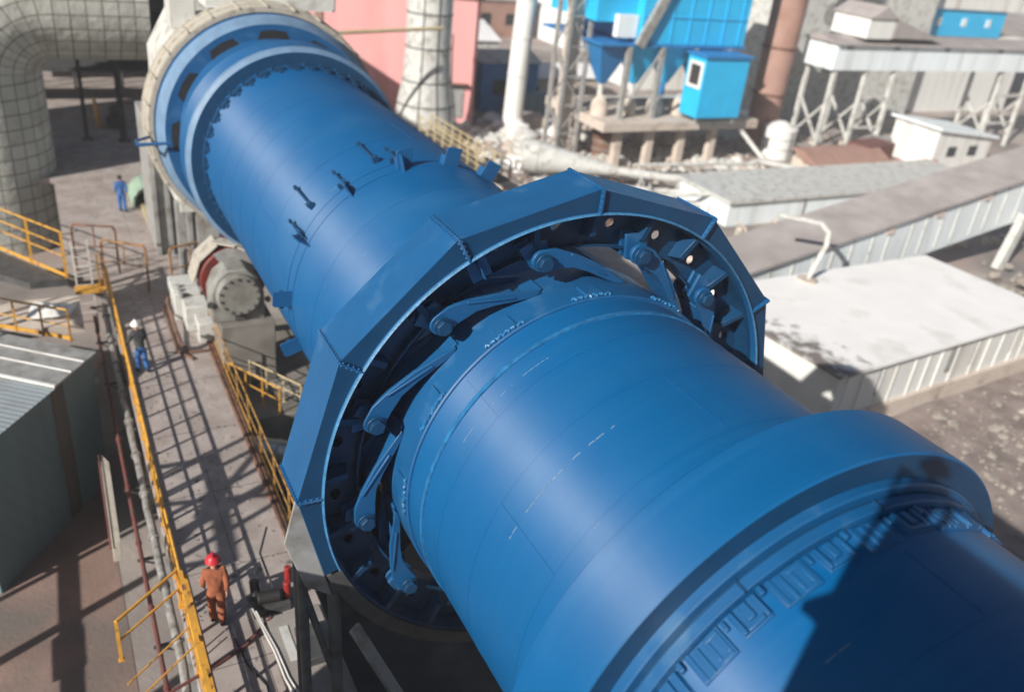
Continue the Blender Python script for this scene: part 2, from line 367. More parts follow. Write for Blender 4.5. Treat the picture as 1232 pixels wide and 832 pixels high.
# (the fin mesh is in kiln coordinates with the kiln Empty at the origin, so a turn about Y sets its place on the ring)
pf = MB().prism([(-.18, 6.62, RS - .03), (.18, 6.62, RS - .03), (.18, 6.62, RS + .42), (-.14, 6.62, RS + .42), (-.18, 6.62, RS + .36)], (0, .03, 0))
pf.box(-.16, 6.65, RS - .02, -.13, 6.9, RS + .2)
for a, rod in [(-62, 1), (-35.3, 1), (-11.5, 1)]: bracket(a, rod)
for a in (-133, -109, -87, -9.2, 11, 29.5, 53, 78, 102, 127):
    po = pf.build('bracket', m_blue, kiln, bevel=.004); po.rotation_euler = (0, R(a), 0)
for a in (-88, -110):
    co2 = MB(); co2.tube((-.2, 6.75, RS + .2), (.2, 6.75, RS + .2), .05, 10); co2.box(-.12, 6.66, RS + .1, .12, 6.8, RS + .3); co2 = co2.build('clamp_block', m_blue_d, kiln); co2.rotation_euler = (0, R(a), 0)
cl = MB(); cl.tube((0, 7.5, RS + .045), (0, 8.6, RS + .10), .03, 8); cl.tube((0, 8.5, RS + .1), (0, 8.62, RS + .1), .05, 8); cl.box(-.07, 7.35, RS - .01, .07, 7.5, RS + .14)
cl = cl.build('clamp_rod', m_blue_d, kiln); cl.rotation_euler = (0, R(-50), 0)
cl2 = dup(cl, kiln, -17); 

# girth gear: web with 24 holes, rim, inner ring, gussets
gear = MB()
def web(y, flip):
    for k in range(24):
        ac = 9.3 + 15 * k; rc = 3.93; n = 32; inn = []; out = []
        for i in range(n):
            t = 2 * PI * (i + .5) / n; c_, s_ = math.cos(t), math.sin(t)
            inn.append(P(rc + .085 * s_, ac + math.degrees(.105 * c_ / rc), y))
            hr = .29 if s_ > 0 else .35; ha = R(7.5) * rc
            m_ = min(hr / max(abs(s_), 1e-6), ha / max(abs(c_), 1e-6))
            out.append(P(rc + m_ * s_, ac + math.degrees(m_ * c_ / rc), y))
        vs = inn + out; fs = [(i, (i + 1) % n, n + (i + 1) % n, n + i) for i in range(n)]
        gear.add(vs, [q[::-1] for q in fs] if flip else fs)
web(.5, False); web(.57, True)
for k in range(24):
    ac = 9.3 + 15 * k; n = 32; vs = []
    for y in (.5, .57):
        for i in range(n):
            t = 2 * PI * (i + .5) / n; vs.append(P(3.93 + .085 * math.sin(t), ac + math.degrees(.105 * math.cos(t) / 3.93), y))
    gear.add(vs, [(i, (i + 1) % n, n + (i + 1) % n, n + i) for i in range(n)])
gear.lathe_y([(.12, 4.20), (.12, 4.31), (.9, 4.31), (.9, 4.20)], 120)
gear.lathe_y([(.38, 3.56), (.38, 3.60), (.69, 3.60), (.69, 3.56)], 120)
nt = 96
for k in range(nt):
    a = 360 / nt * k; gear.prism([P(4.30, a - 1.1, .12), P(4.41, a - .5, .12), P(4.41, a + .5, .12), P(4.30, a + 1.1, .12)], (0, .78, 0))
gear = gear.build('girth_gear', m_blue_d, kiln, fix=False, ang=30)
gu = MB().prism([P(3.72, 0, .5), P(3.80, 0, .22), P(4.20, 0, .14), P(4.20, 0, .5)], (.11, 0, 0)).build('gusset', m_blue_d, gear, bevel=.01)
gu.rotation_euler = (0, R(16.2), 0)
for k in range(1, 24): dup(gu, gear, 16.2 + 15 * k)
# tangential spring plates between gear and shell, each with a pin
def plate_outline(y):
    top = []; bot = []
    for i in range(9):       # round head about the pin
        t = R(90 + 180 * i / 8); top.append((3.6 + .175 * math.sin(t), math.degrees(.175 * math.cos(t) / 3.6)))
    pts = [P(3.6 + .175, 0, y)] + [P(a, b, y) for a, b in top[1:-1]] + [P(3.6 - .175, 0, y)]
    lower = [(3.40, 4), (3.36, 9), (3.25, 14), (3.14, 19), (3.06, 24), (3.06, 27)]
    upper = [(3.10, 28), (3.20, 23), (3.40, 16), (3.60, 9), (3.74, 4)]
    return pts + [P(a, b, y) for a, b in lower] + [P(a, b, y) for a, b in upper]
sp = MB(); sp.prism(plate_outline(.10), (0, .07, 0)); sp.prism(plate_outline(.70), (0, .07, 0))
strip = [(3.42, 3), (3.36, 9), (3.25, 14), (3.14, 19), (3.07, 24), (3.065, 29)]
for (r0, a0), (r1, a1) in zip(strip, strip[1:]):
    q = [P(r0, a0, .17), P(r1, a1, .17), P(r1 + .045, a1, .17), P(r0 + .045, a0, .17)]; sp.prism(q, (0, .53, 0))
sp.bar(P(3.60, 8, .09), P(3.20, 20, .09), .035, .03, (0, 1, 0))
sp = sp.build('spring_plate', m_blue, kiln, bevel=.008, ang=30)
pn = MB(); pn.tube((0, -.03, 3.6), (0, .85, 3.6), .085, 20); pn.tube((0, -.06, 3.6), (0, .02, 3.6), .125, 6); pn.tube((0, .02, 3.6), (0, .05, 3.6), .15, 20)
pn = pn.build('pin', m_blue_d, sp, bevel=.008)
# gear-side lug holding the pin
lg = MB()
for y in (.26, .42):
    lg.prism([P(3.44, -2, y), P(3.43, 2.2, y), P(3.62, 3.2, y), P(3.86, 2.6, y), P(3.9, -1, y), P(3.84, -4.5, y), P(3.62, -3.2, y)], (0, .06, 0))
lg.build('gear_lug', m_blue, sp, bevel=.006)
sp.rotation_euler = (0, R(-131), 0)
for k in range(1, 12): dup(sp, kiln, -131 + 29.55 * k if k < 7 else -131 + 29.55 * 6 + 30.6 * (k - 6))
# lifting lugs and weld build-up on the gear band
for a in (-97, -68, -38, -9, 20): MB().path([P(RS + .075 + .012 * math.sin(i * 1.7), a + i * .62, -.36 + .02 * math.sin(i * 2.3)) for i in range(22)], .022, 6).build('weld_bead', m_weld, kiln)
for a in (-88, -59, -30, -1): MB().obox(P(RS + .07, a, -.2), P(.02, a, 0), V((0, .17, 0)), P(.16, a + 90, 0)).build('doubler_plate', m_blue, kiln, bevel=.008)

# ------------------------------------------------------------------ stationary twelve-sided guard round the girth gear
guard = thing('gear_guard', 'twelve-sided blue steel guard around the girth gear at the kiln middle', 'gear guard', (0, 0, -6.57))
RO, RI, GW = 4.647, 4.272, .97
VA = [-89.6 + 29.93 * k for k in range(8)]
segs = [(-110.5, VA[0])] + list(zip(VA, VA[1:])) ; segs.append((VA[-1], VA[-1] + 20))
def rpoly(a):   # radius of the 12-gon at angle a
    k = math.floor((a + 89.6) / 29.93); m = -89.6 + 29.93 * (k + .5)
    return RO * math.cos(R(29.93 / 2)) / math.cos(R(a - m))
for a0, a1 in segs:
    q = MB(); t = .02; ns = 8
    r0, r1 = rpoly(a0 + .01), rpoly(a1 - .01)
    # casing sheet (outer wall)
    q.prism([P(r0, a0, 0), P(r1, a1, 0), P(r1 - t, a1, 0), P(r0 - t, a0, 0)], (0, GW, 0))
    q.build('casing_sheet', m_blue, guard, fix=True, smooth=False)
    for y, nm in ((-.012, 'front_plate'), (GW, 'back_plate')):
        fr = MB()
        for i in range(ns):
            b0 = a0 + (a1 - a0) * i / ns; b1 = a0 + (a1 - a0) * (i + 1) / ns
            fr.prism([P(rpoly(min(max(b0, a0 + .01), a1 - .01)), b0, y), P(rpoly(min(max(b1, a0 + .01), a1 - .01)), b1, y), P(RI, b1, y), P(RI, b0, y)], (0, .012, 0))
        fr.build(nm, m_blue_d if y < 0 else m_blue, guard, smooth=False)  # front plates take the shaded blue, back plates the plain one
A0, A1 = -110.5, VA[-1] + 20
MB().lathe_y([(-.035, RI - .02), (-.035, RI + .012), (.10, RI + .012), (.10, RI - .02)], 150, A0, A1).build('front_flange', m_blue, guard)
MB().lathe_y([(.14, RI - .075), (.14, RI - .02), (.165, RI - .02), (.165, RI - .075)], 150, A0, A1).build('seal_strip', m_blue_d, guard)
MB().lathe_y([(-.085, RI - .012), (-.062, RI + .012), (-.036, RI + .012), (-.036, RI - .02), (-.062, RI - .03)], 150, A0, A1).build('rim_bead', M('lit_rim_edge', (.05, .18, .34), .35, var=.25, scale=9, bump=.5, bscale=40), guard)  # paler blue paints the light caught along the rim
bl = MB()
for k in range(120):
    a = A0 + (A1 - A0) * (k + .5) / 120; bl.tube(P(RI - .003, a, -.05), P(RI - .003, a, -.035), .010, 6)
bl.build('flange_bolt', m_weld, guard)['kind'] = 'stuff'
for a in VA:
    j = MB(); o_ = P(1, a, 0)
    j.obox(P(RO - .02, a, GW / 2 - .02), P(.05, a, 0), V((0, GW / 2 + .03, 0)), P(.016, a + 90, 0))
    j.obox(P((RO + RI) / 2, a, -.05), P((RO - RI) / 2 + .02, a, 0), V((0, .035, 0)), P(.016, a + 90, 0))
    for i in range(12): j.tube(P(RO + .012, a - .5, .03 + i * .085), P(RO + .012, a + .5, .03 + i * .085), .011, 6)
    for i in range(4): j.tube(P(RI + .08 + i * .09, a - .5, -.06), P(RI + .08 + i * .09, a + .5, -.06), .016, 6)
    j.build('joint_flange', m_blue, guard)
ib = MB().obox(P(3.95, -28, .18), P(.2, -28, 0), V((0, .02, 0)), P(.17, -118, 0)); ib.obox(P(3.95, -28, .10), P(.16, -28, 0), V((0, .07, 0)), P(.012, -28 + 90, 0)); ib.build('inspection_bracket', m_blue, guard, bevel=.01)
# grey steel feet
m_leg = M('weathered_leg_paint', (.10, .115, .12), .6, var=.2, scale=3, dirt=(.06, .05, .045), dscale=2)
gp = MB().prism([P(4.62, -90.5, .18), P(4.5, -109, .18), V((-4.05, .18, -2.25)), V((-4.5, .18, -1.9)), V((-4.82, .18, -.9))], (0, .05, 0)); gp.build('corner_plate', m_grey, guard, bevel=.01)
for p0, p1, wd in [((-4.55, .3, -.8), (-4.42, .3, ZD), .16), ((-4.0, .3, -2.0), (-3.75, .3, -10.2), .2), ((-4.5, .3, -2.1), (-3.9, .3, -4.6), .11), ((-4.5, .75, -1.5), (-4.4, .75, ZD), .13)]:
    MB().tube(p0, p1, wd / 2 * 1.15, 12).build('support_leg', m_leg, guard)
for s_ in (1,): MB().bar((4.6, .45, -.5), (4.6, .45, ZG), .2).build('support_leg', m_leg, guard)
MB().lathe_y([(.05, 4.25), (.05, 4.50), (.9, 4.50), (.9, 4.25)], 60, 125, 248).build('oil_trough', m_dgrey, guard)
MB().lathe_y([(1.0, 3.1), (1.0, 4.35), (1.02, 4.35), (1.02, 3.1)], 60, -135, -35).build('added_rear_screen', m_dgrey, guard)  # added dark plate that keeps light out of the casing's left side
# ------------------------------------------------------------------ kiln hood at the far end
hood = thing('kiln_hood', 'pale grey kiln hood with blue seal ring at the far end of the kiln', 'kiln hood', (-1, 25, ZD))
MB().lathe_y([(20.25, 3.22), (20.25, 3.70), (20.75, 3.93), (21.5, 3.95), (21.5, 3.22)], 150).build('seal_ring', m_blue, hood)
MB().lathe_y([(20.251, 3.712), (20.747, 3.940), (20.72, 3.90), (20.25, 3.69)], 150).build('dusty_chamfer', m_dust, hood)
for a in range(-180, 180, 30): MB().prism([P(3.12, a - 11, 20.235), P(3.5, a - 7, 20.235), P(3.52, a, 20.235), P(3.5, a + 7, 20.235), P(3.12, a + 11, 20.235)], (0, .012, 0)).build('seal_gap', m_black, hood)   # gaps between seal segments
MB().lathe_y([(19.3, 2.98), (19.3, 3.2), (20.3, 3.24), (20.3, 2.98)], 150).build('inner_seal', m_blue, hood)
hb = MB().lathe_y([(21.0, 3.97), (21.0, 4.10), (21.08, 4.10), (21.08, 3.97)], 120)
hb.lathe_y([(21.08, 3.9), (21.08, 4.12), (22.1, 4.20), (22.1, 3.9)], 120)
hb.build('mesh_ring', m_beige, hood)
rb = MB()
for a in range(-130, 131, 13): rb.bar(P(4.16, a, 21.0), P(4.22, a, 22.12), .05, .06)
for y, r_ in ((21.1, 4.12), (21.6, 4.17), (22.1, 4.21)): rb.path([P(r_, a, y) for a in range(-130, 131, 4)], .03, 6)
rb.build('ring_rib', m_beige, hood)
MB().prism([(-3.2, 22.12, -3.4), (-3.2, 22.12, 1.6), (-2.2, 22.12, 3.4), (2.2, 22.12, 3.4), (3.4, 22.12, 1.6), (3.4, 22.12, -3.4)], (0, 6.0, 0)).build('hood_body', m_lgrey, hood, bevel=.04)
MB().prism([(-1.9, 22.0, 3.9), (2.6, 22.0, 3.9), (2.0, 24.6, 5.8), (-1.3, 24.6, 5.8)], (0, .3, .1)).build('sloped_cover', m_lgrey, hood, bevel=.03)
MB().prism([(-1.9, 22.05, 3.9), (2.7, 22.05, 3.9), (2.7, 26, 3.9), (-1.9, 26, 3.9)], (0.1, .2, 2.3)).build('top_duct', m_lgrey, hood, bevel=.06)
lw = MB().box(-3.75, 26.0, ZD, -1.2, 29.5, -1.0)
for x in (-3.7, -3.2, -2.4): lw.box(x - .09, 25.8, ZD, x + .09, 26.05, -1.4)
lw.build('lower_wall', m_grey, hood, bevel=.01)
for x in (-3.22, -2.5): MB().box(x - .14, 22.2, ZD - 3.7, x + .14, 22.5, -3.0).build('column', m_grey, hood, bevel=.01)
MB().path([(-3.95, 21.2, -.2), (-4.6, 20.6, -.2), (-4.62, 20.1, -.2), (-3.6, 20.0, -.15)], .05, 8).build('grease_pipe', m_blue, hood)
co_ = MB().box(-2.9, 23.2, 3.0, -2.0, 24.2, 6.5).build('duct_column', m_lgrey, None, bevel=.04)
tag(co_, 'square grey column rising between the tiled duct and the kiln hood', 'column')

# ------------------------------------------------------------------ tile-clad duct bending over an opening
def tiled_duct():
    rad = 3.2; path = []; x0, zc, y0 = -10.2, -1.7, 39.2; rb_ = 3.75
    z = ZG
    while z < zc: path.append((V((x0, y0, z)), V((0, 0, 1)))); z += .62
    for i in range(0, 13):
        t = PI / 2 * i / 12; path.append((V((x0 + rb_ - rb_ * math.cos(t), y0, zc + rb_ * math.sin(t))), V((math.sin(t), 0, math.cos(t)))))
    x = x0 + rb_ + .62
    while x < -1.6: path.append((V((x, y0, zc + rb_)), V((1, 0, 0)))); x += .62
    n = 40; verts = []; uvs = []; s_ = 0; prev = None
    for p, t in path:
        if prev is not None: s_ += (p - prev).length
        prev = p; out = V((0, 1, 0)).cross(t)
        for j in range(n + 1):
            a = 2 * PI * j / n; verts.append(p + V((0, -1, 0)) * math.cos(a) * rad + out * math.sin(a) * rad)
        uvs.append(s_)
    m = MB(); m.v = verts; k = len(path)
    m.f = [(i * (n + 1) + j, i * (n + 1) + j + 1, (i + 1) * (n + 1) + j + 1, (i + 1) * (n + 1) + j) for i in range(k - 1) for j in range(n)]
    m.f.append(tuple((k - 1) * (n + 1) + j for j in range(n)))
    o = m.build('tiled_duct', m_tiles, None, fix=False)
    uv = o.data.uv_layers.new(name='sheet'); per = .7 * 29
    for pl in o.data.polygons:
        for li in pl.loop_indices:
            vi = o.data.loops[li].vertex_index; uv.data[li].uv = (per * (vi % (n + 1)) / n, uvs[min(vi // (n + 1), k - 1)])
    tag(o, 'massive pale duct clad in square sheets bending over a dark opening', 'duct')
tiled_duct()
# things seen through the opening under the duct
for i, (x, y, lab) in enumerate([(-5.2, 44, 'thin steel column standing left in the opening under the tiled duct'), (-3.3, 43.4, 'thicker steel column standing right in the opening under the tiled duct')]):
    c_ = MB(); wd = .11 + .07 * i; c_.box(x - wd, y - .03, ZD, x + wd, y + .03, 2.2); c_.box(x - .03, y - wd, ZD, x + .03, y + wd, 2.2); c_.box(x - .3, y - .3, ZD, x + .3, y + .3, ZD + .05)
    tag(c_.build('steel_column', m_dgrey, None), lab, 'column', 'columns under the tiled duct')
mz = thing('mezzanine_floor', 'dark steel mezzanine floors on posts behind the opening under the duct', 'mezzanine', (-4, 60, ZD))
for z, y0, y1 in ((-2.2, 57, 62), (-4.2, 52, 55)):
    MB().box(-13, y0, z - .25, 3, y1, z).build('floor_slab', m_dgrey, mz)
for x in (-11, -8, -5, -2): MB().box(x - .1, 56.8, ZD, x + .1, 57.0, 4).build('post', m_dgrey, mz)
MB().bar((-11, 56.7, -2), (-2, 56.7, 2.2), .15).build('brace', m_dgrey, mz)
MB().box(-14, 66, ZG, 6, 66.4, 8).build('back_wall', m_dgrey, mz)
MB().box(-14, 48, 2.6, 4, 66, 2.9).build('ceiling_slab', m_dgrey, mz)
yb = thing('yellow_barrier', 'short bright yellow barrier standing in the opening under the duct', 'barrier', (-3.9, 47, ZD))
for k in range(4): MB().box(-4.45 + .0 * k, 46.0 + k * .75, ZD + .1, -4.3, 46.5 + k * .75, ZD + 1.25).build('barrier_panel', m_yel, yb, bevel=.02)
MB().bar((-4.36, 45.9, ZD + .6), (-4.36, 48.9, ZD + .6), .07).build('rail', m_yel, yb)
pm = MB(); pm.box(-3.9, 46, ZD, -2.9, 47.2, ZD + .5); pm.tube((-3.4, 45.9, ZD + .8), (-3.4, 47.2, ZD + .8), .38, 16); pm.tube((-3.4, 45.6, ZD + .8), (-3.4, 45.9, ZD + .8), .1, 10)
tag(pm.build('pump_motor', m_dgrey, None, bevel=.02), 'dark motor on a base beside the yellow barrier under the duct', 'motor')

# ------------------------------------------------------------------ deck
dk = MB(); dk.box(-6.02, -14, ZD - .28, -3.08, 37, ZD)
struct(dk.build('deck', m_deck, None, bevel=.015))
d2 = MB(); d2.box(-7.25, 24.6, ZD - .28, -6.024, 37, ZD - .002); struct(d2.build('deck_extension', m_deck))
d3 = MB(); d3.box(-8.4, 37.004, ZD - .28, 4, 66, ZD - .002); struct(d3.build('rear_deck', m_deck))
d4 = MB(); d4.box(-3.076, 18.8, ZD - .28, 2.5, 37, ZD - .003); struct(d4.build('pier_deck', m_conc))
for y in range(-10, 37, 4): 
    for x in (-5.8, -3.4):
        c_ = MB(); c_.box(x - .13, y - .13, ZG, x + .13, y + .13, ZD - .28); c_.box(x - .25, y - .25, ZG, x + .25, y + .25, ZG + .08)
        tag(c_.build('deck_column', m_grey), 'steel column carrying the concrete walkway from below', 'column', 'columns under the walkway')
cb = MB(); cb.box(-3.30, 6, ZD, -3.22, 18, ZD + .09); cb.box(-3.18, 6, ZD, -3.1, 18, ZD + .06)
tag(cb.build('deck_kerb', m_rust, None, bevel=.01), 'twin rusty kerb strips along the kiln side of the walkway', 'kerb')
tp = MB(); tp.prism([(-3.95, 15.9, ZD), (-3.2, 15.9, ZD), (-3.2, 17.6, ZD), (-3.95, 17.6, ZD)], (0, 0, .035))
tag(tp.build('trapdoor', m_deck, None, bevel=.006), 'flat concrete hatch cover set in the walkway beside the grey machine', 'hatch')

m_ochre = M('worn_ochre_paint', (.40, .22, .05), .6, var=.2, scale=4, bump=.15, dirt=(.14, .07, .035), dscale=5, dlo=.48, dhi=.62)
def railing(label, pts, h=1.1, mids=(.5, .78), spacing=1., r_=.024, mat=None, group=None, kick=True, name='railing', postr=None, skip_first=False):
    mat = mat or m_yel; pts = [V(p) for p in pts]
    t = thing(name, label, 'railing', pts[0], group)
    up = V((0, 0, 1))
    MB().path([p + up * h for p in pts], r_, 8).build('top_rail', mat, t)
    for m in mids: MB().path([p + up * m for p in pts], r_ * .8, 8).build('mid_rail', mat, t)
    if kick:
        for p, q in zip(pts, pts[1:]): MB().bar(p + up * .09, q + up * .09, .012, .14).build('kick_plate', mat, t)
    proto = None
    for p, q in zip(pts, pts[1:]):
        L_ = (q - p).length; n_ = max(1, round(L_ / spacing))
        for i in range(n_ + (1 if q is pts[-1] else 0)):
            b_ = p + (q - p) * (i / n_)
            if proto is None:
                mb = MB(); rr = postr or r_
                mb.bar(b_, b_ + up * h, rr * 2, rr * 2); mb.box(b_.x - .06, b_.y - .06, b_.z - .0, b_.x + .06, b_.y + .06, b_.z + .015)
                proto = mb.build('post', mat, t); org = b_
            else:
                c = proto.copy(); COL.objects.link(c); c.parent = t; c.location = b_ - org
    return t
railing('long yellow railing along the left edge of the walkway', [(-5.96, 1.2, ZD), (-5.96, 22.4, ZD)], mids=(.52, .8), r_=.034)
railing('yellow railing on the kiln side of the walkway behind the guard', [(-3.05, 5.6, ZD), (-3.05, 18.2, ZD)], mids=(.55,), r_=.024, mat=m_ochre, spacing=1.6)
railing('yellow handrail of the stair going down beside the kiln', [(-2.9, 15.6, -7.3), (-1.75, 13.5, -7.3)], h=.95, mids=(.5,), r_=.024, mat=m_yel, spacing=.8, kick=False)
railing('second yellow handrail of the pit stair nearest the kiln', [(-2.25, 15.55, -7.3), (-1.05, 13.5, -7.3)], h=.95, mids=(.5,), r_=.024, mat=m_cream, spacing=.8, kick=False)
railing('ochre railing of the upper left walkway ending at the ladder hatch', [(-12.5, 31.4, ZD), (-9.6, 27.9, ZD), (-7.3, 24.4, ZD)], h=1.9, mids=(.9, 1.35), r_=.035, mat=m_yel, spacing=1.7, postr=.05)
railing('yellow railing on the grey ledge of the corrugated building', [(-12.2, 22.2, -6.35), (-7.45, 18.6, -6.35)], h=1.15, mids=(.55,), r_=.032, mat=m_yel, spacing=1.05)
wl = MB(); wl.prism([(-7.3, 24.3, ZD - .3), (-9.6, 27.8, ZD - .3), (-12.5, 31.3, ZD - .3), (-14.5, 31.3, ZD - .3), (-10.8, 26.6, ZD - .3), (-8.6, 24.3, ZD - .3)], (0, 0, .28))
tag(wl.build('side_walkway', m_dgrey), 'dark side walkway platform behind the ochre railing on the left', 'walkway')
# portal hoops by the crossing
def hoop(label, p, q, h, mat, drop=True):
    t = thing('portal_rail', label, 'railing', p, 'portal rails at the walkway crossing'); p, q = V(p), V(q); up = V((0, 0, h))
    MB().path([p, p + up * .93, p + up + (q - p) * .05, q + up - (q - p) * .05, q + up * .93, q], .045, 8).build('hoop_frame', mat, t)
    MB().tube(p + up * .55, q + up * .55, .03, 8).build('mid_rail', mat, t); MB().tube((p + q) / 2 + up * .55, (p + q) / 2 + up, .025, 8).build('picket', mat, t)
hoop('rusty ochre portal rail standing across the walkway beside the ladder hatch', (-6.0, 23.3, ZD), (-4.55, 22.3, ZD), 1.9, m_brn)
hoop('dark portal rail in front of the hood wall near the red roller', (-3.75, 21.9, ZD), (-2.2, 22.4, ZD), 1.9, m_brn)
hoop('dark rounded portal rail just behind the ladder hatch', (-6.9, 25.0, ZD), (-5.4, 24.4, ZD), 1.95, m_rust)
ld = thing('hatch_ladder', 'short grey ladder rising through the hatch left of the walkway', 'ladder', (-6.9, 23.5, ZD))
for x in (-7.0, -6.45): MB().bar((x, 23.6, ZD - 2), (x, 23.9, ZD + 1.7), .06).build('stile', m_lgrey, ld)
for k in range(9): MB().tube((-7.0, 23.6 + .03 * k, ZD - 1.6 + .38 * k), (-6.45, 23.6 + .03 * k, ZD - 1.6 + .38 * k), .022, 8).build('rung', m_lgrey, ld)
hk = MB().box(-7.1, 22.9, ZD - .1, -6.0, 23.5, ZD + .02); tag(hk.build('hatch_step', m_yel, None, bevel=.01), 'small ochre step plate at the foot of the ladder', 'step')
hb_ = thing('guard_box', 'narrow yellow post pair beside the ladder hatch', 'post', (-6.2, 23.4, ZD))
for x in (-6.2, -6.05): MB().bar((x, 23.4, ZD), (x, 23.4, ZD + 1.3), .07).build('post', m_yel, hb_)
# pipes along the left edge of the deck
def pipe(label, pts, r_, mat, name='pipe', group='pipes beside the walkway', joints=0):
    t = MB().path(pts, r_, 12).build(name, mat, None)
    tag(t, label, 'pipe', group)
    for k in range(joints):
        a, b_ = V(pts[0]), V(pts[-1]); c = a + (b_ - a) * ((k + .5) / joints); d = (b_ - a).normalized()
        MB().tube(c - d * .05, c + d * .05, r_ * 1.35, 12).build('flange', mat, t)
    return t
random.seed(3)
pipe('thin dark red pipe running below the left walkway edge', [(-6.58, 0, -7.2), (-6.58, 22, -7.2)], .055, m_redpipe, joints=9)
pipe('lumpy foil insulated pipe tucked beside the yellow railing', [(-6.22 + random.uniform(-.03, .03), y * .8, -7.0 + random.uniform(-.03, .03)) for y in range(0, 29)], .10, m_foil, joints=12)
for y in range(2, 24, 3):
    b_ = MB(); b_.bar((-6.68, y, -7.3), (-6.02, y, -7.3), .06, .07); b_.bar((-6.66, y, -7.3), (-6.1, y, -7.6), .04)
    tag(b_.build('pipe_bracket', m_dgrey), 'dark steel bracket carrying the pipes off the walkway edge', 'bracket', 'pipe brackets')
# ------------------------------------------------------------------ corrugated building bottom left
bd = thing('corrugated_building', 'blue grey corrugated building with pale metal roof left of the walkway', 'building', (-9, 15, ZG))
K = V((-6.95, 15.9, 0)); m_stain = M('stained_siding', (.085, .085, .075), .8, var=.3, scale=1.5, dirt=(.12, .08, .06), dscale=2, streak=True); e1 = V((-.573, -.82, 0)).normalized(); e2 = V((-.82, .573, 0)).normalized(); ZT = -5.55
m_wallc = m_corr('blue_siding', (.13, .20, .22), 'DIAGONAL', .35, .35, .55, (.09, .12, .12))
def qp(a, b_, z): return K + e1 * a + e2 * b_ + V((0, 0, z))
MB().prism([qp(0, 0, ZG), qp(5.5, 0, ZG), qp(5.5, 9, ZG), qp(0, 9, ZG)], (0, 0, ZT - ZG - .02)).build('wall', m_wallc, bd)
MB().prism([qp(1.55, -.015, ZG), qp(2.15, -.015, ZG), qp(2.15, -.003, ZG), qp(1.55, -.003, ZG)], (0, 0, ZT - ZG - .1)).build('rust_stained_panel', m_stain, bd)
rf = MB().prism([qp(-.12, -.12, ZT), qp(2.05, -.12, ZT), qp(2.05, 9.2, ZT + .45), qp(-.12, 9.2, ZT + .45)], (0, 0, .07)).build('flat_roof_strip', m_grey, bd, bevel=.01)
m_roofc = m_corr('corrugated_roof', (.34, .42, .46), 'X', .2, .7, .5)
ro = MB()
m_sheetroof = M('zinc_sheet_roof', (.30, .34, .36), .5, var=.1, scale=.8, bump=.05, dirt=(.2, .2, .2), dscale=.8)
nw = 36
for i in range(nw):
    a0 = 2.1 + 3.5 * i / nw; a1 = 2.1 + 3.5 * (i + 1) / nw; zz = lambda k: .007 * math.cos(k * PI)
    ro.add([qp(a0, -.15, ZT + .02 + zz(i)), qp(a1, -.15, ZT + .02 + zz(i + 1)), qp(a1, 9.2, ZT + .47 + zz(i + 1)), qp(a0, 9.2, ZT + .47 + zz(i))], [(0, 1, 2, 3)])
ro.build('corrugated_roof', m_sheetroof, bd)
for a in (.55, 1.2): MB().bar(qp(a, -.1, ZT + .09), qp(a, 9, ZT + .54), .03, .04).build('roof_seam', m_white, bd)
MB().bar(qp(2.08, -.16, ZT + .1), qp(2.08, 9.1, ZT + .56), .09, .07).build('ridge_flashing', m_white, bd)
lg_ = MB().prism([qp(-.5, .4, -6.75), qp(-.15, .4, -6.75), qp(-.15, 10, -6.3), qp(-1.0, 10, -6.3), qp(-1.6, .7, -6.75)], (0, 0, .36)); tag(lg_.build('concrete_ledge', m_conc, None, bevel=.02), 'pale concrete ledge running along the far side of the corrugated building', 'ledge')
tg = thing('tin_sheets', 'stack of bent white tin sheets lying between the two left railings', 'sheet stack', (-8, 21.5, -6.6))
for k in range(5): MB().prism([(-8.8 + .28 * k, 20.9 - .12 * k, -6.5 + .05 * k), (-8.5 + .28 * k, 20.8 - .1 * k, -6.5 + .06 * k), (-8.2 + .28 * k, 21.5 - .12 * k, -6.2 + .02 * k), (-8.5 + .28 * k, 21.6 - .12 * k, -6.2)], (0, .0, .02)).build('bent_sheet', m_white, tg)
MB().box(-9.6, 20.2, -6.9, -7.0, 22.6, -6.55).build('base_board', m_tan, tg)
vp = thing('leaning_panel', 'greyish panel hanging upright between corrugated building and pipes', 'panel', (-7.1, 11.5, -9.8))
MB().prism([(-7.2, 10.6, -9.4), (-7.0, 10.6, -9.4), (-6.97, 12.6, -7.9), (-7.15, 12.8, -7.7)], (.04, .05, .5)).build('panel_sheet', m_beige, vp, bevel=.01)
MB().bar((-7.23, 10.6, -8.9), (-7.19, 12.8, -7.2), .05, .07).build('edge_strip', m_redpipe, vp)
cbx = MB(); cbx.box(-7.1, 18.8, -7.6, -6.75, 19.2, -7.1); cbx.box(-7.05, 17.5, -8, -6.8, 17.9, -7.5); tag(cbx.build('junction_box', m_lgrey, None, bevel=.015), 'pale junction boxes hanging in the dark gap left of the pipes', 'junction box')

# ------------------------------------------------------------------ roller station of the far tyre
m_pier = M('shaded_pier_concrete', (.20, .185, .165), .9, var=.2, scale=1.2, bump=.3, dirt=(.10, .09, .08), dscale=.8, dlo=.45, dhi=.7)  # concrete darkened in place of the shade around the bearing pedestal
for y0, y1, lab in ((13.4, 19.2, 'concrete pier under the far tyre behind the walkway'), (-8, -2.6, 'concrete pier under the near tyre at the right')):
    tag(MB().box(-3.0, y0, ZG, 3.4, y1, -7.3 if y0 > 0 else -8).build('concrete_pier', m_pier, None, bevel=.03), lab, 'pier', 'kiln piers')
rl = thing('support_roller', 'red support roller under the far tyre behind the grey bearing', 'roller', (-2.3, 17.8, -4.1))
MB().tube((-2.3, 17.15, -4.03), (-2.3, 18.4, -4.03), 1.09, 48).build('roller_rim', m_redd, rl, bevel=.04)
MB().tube((-2.3, 16.2, -4.03), (-2.3, 19.3, -4.03), .35, 24).build('shaft', m_dgrey, rl)
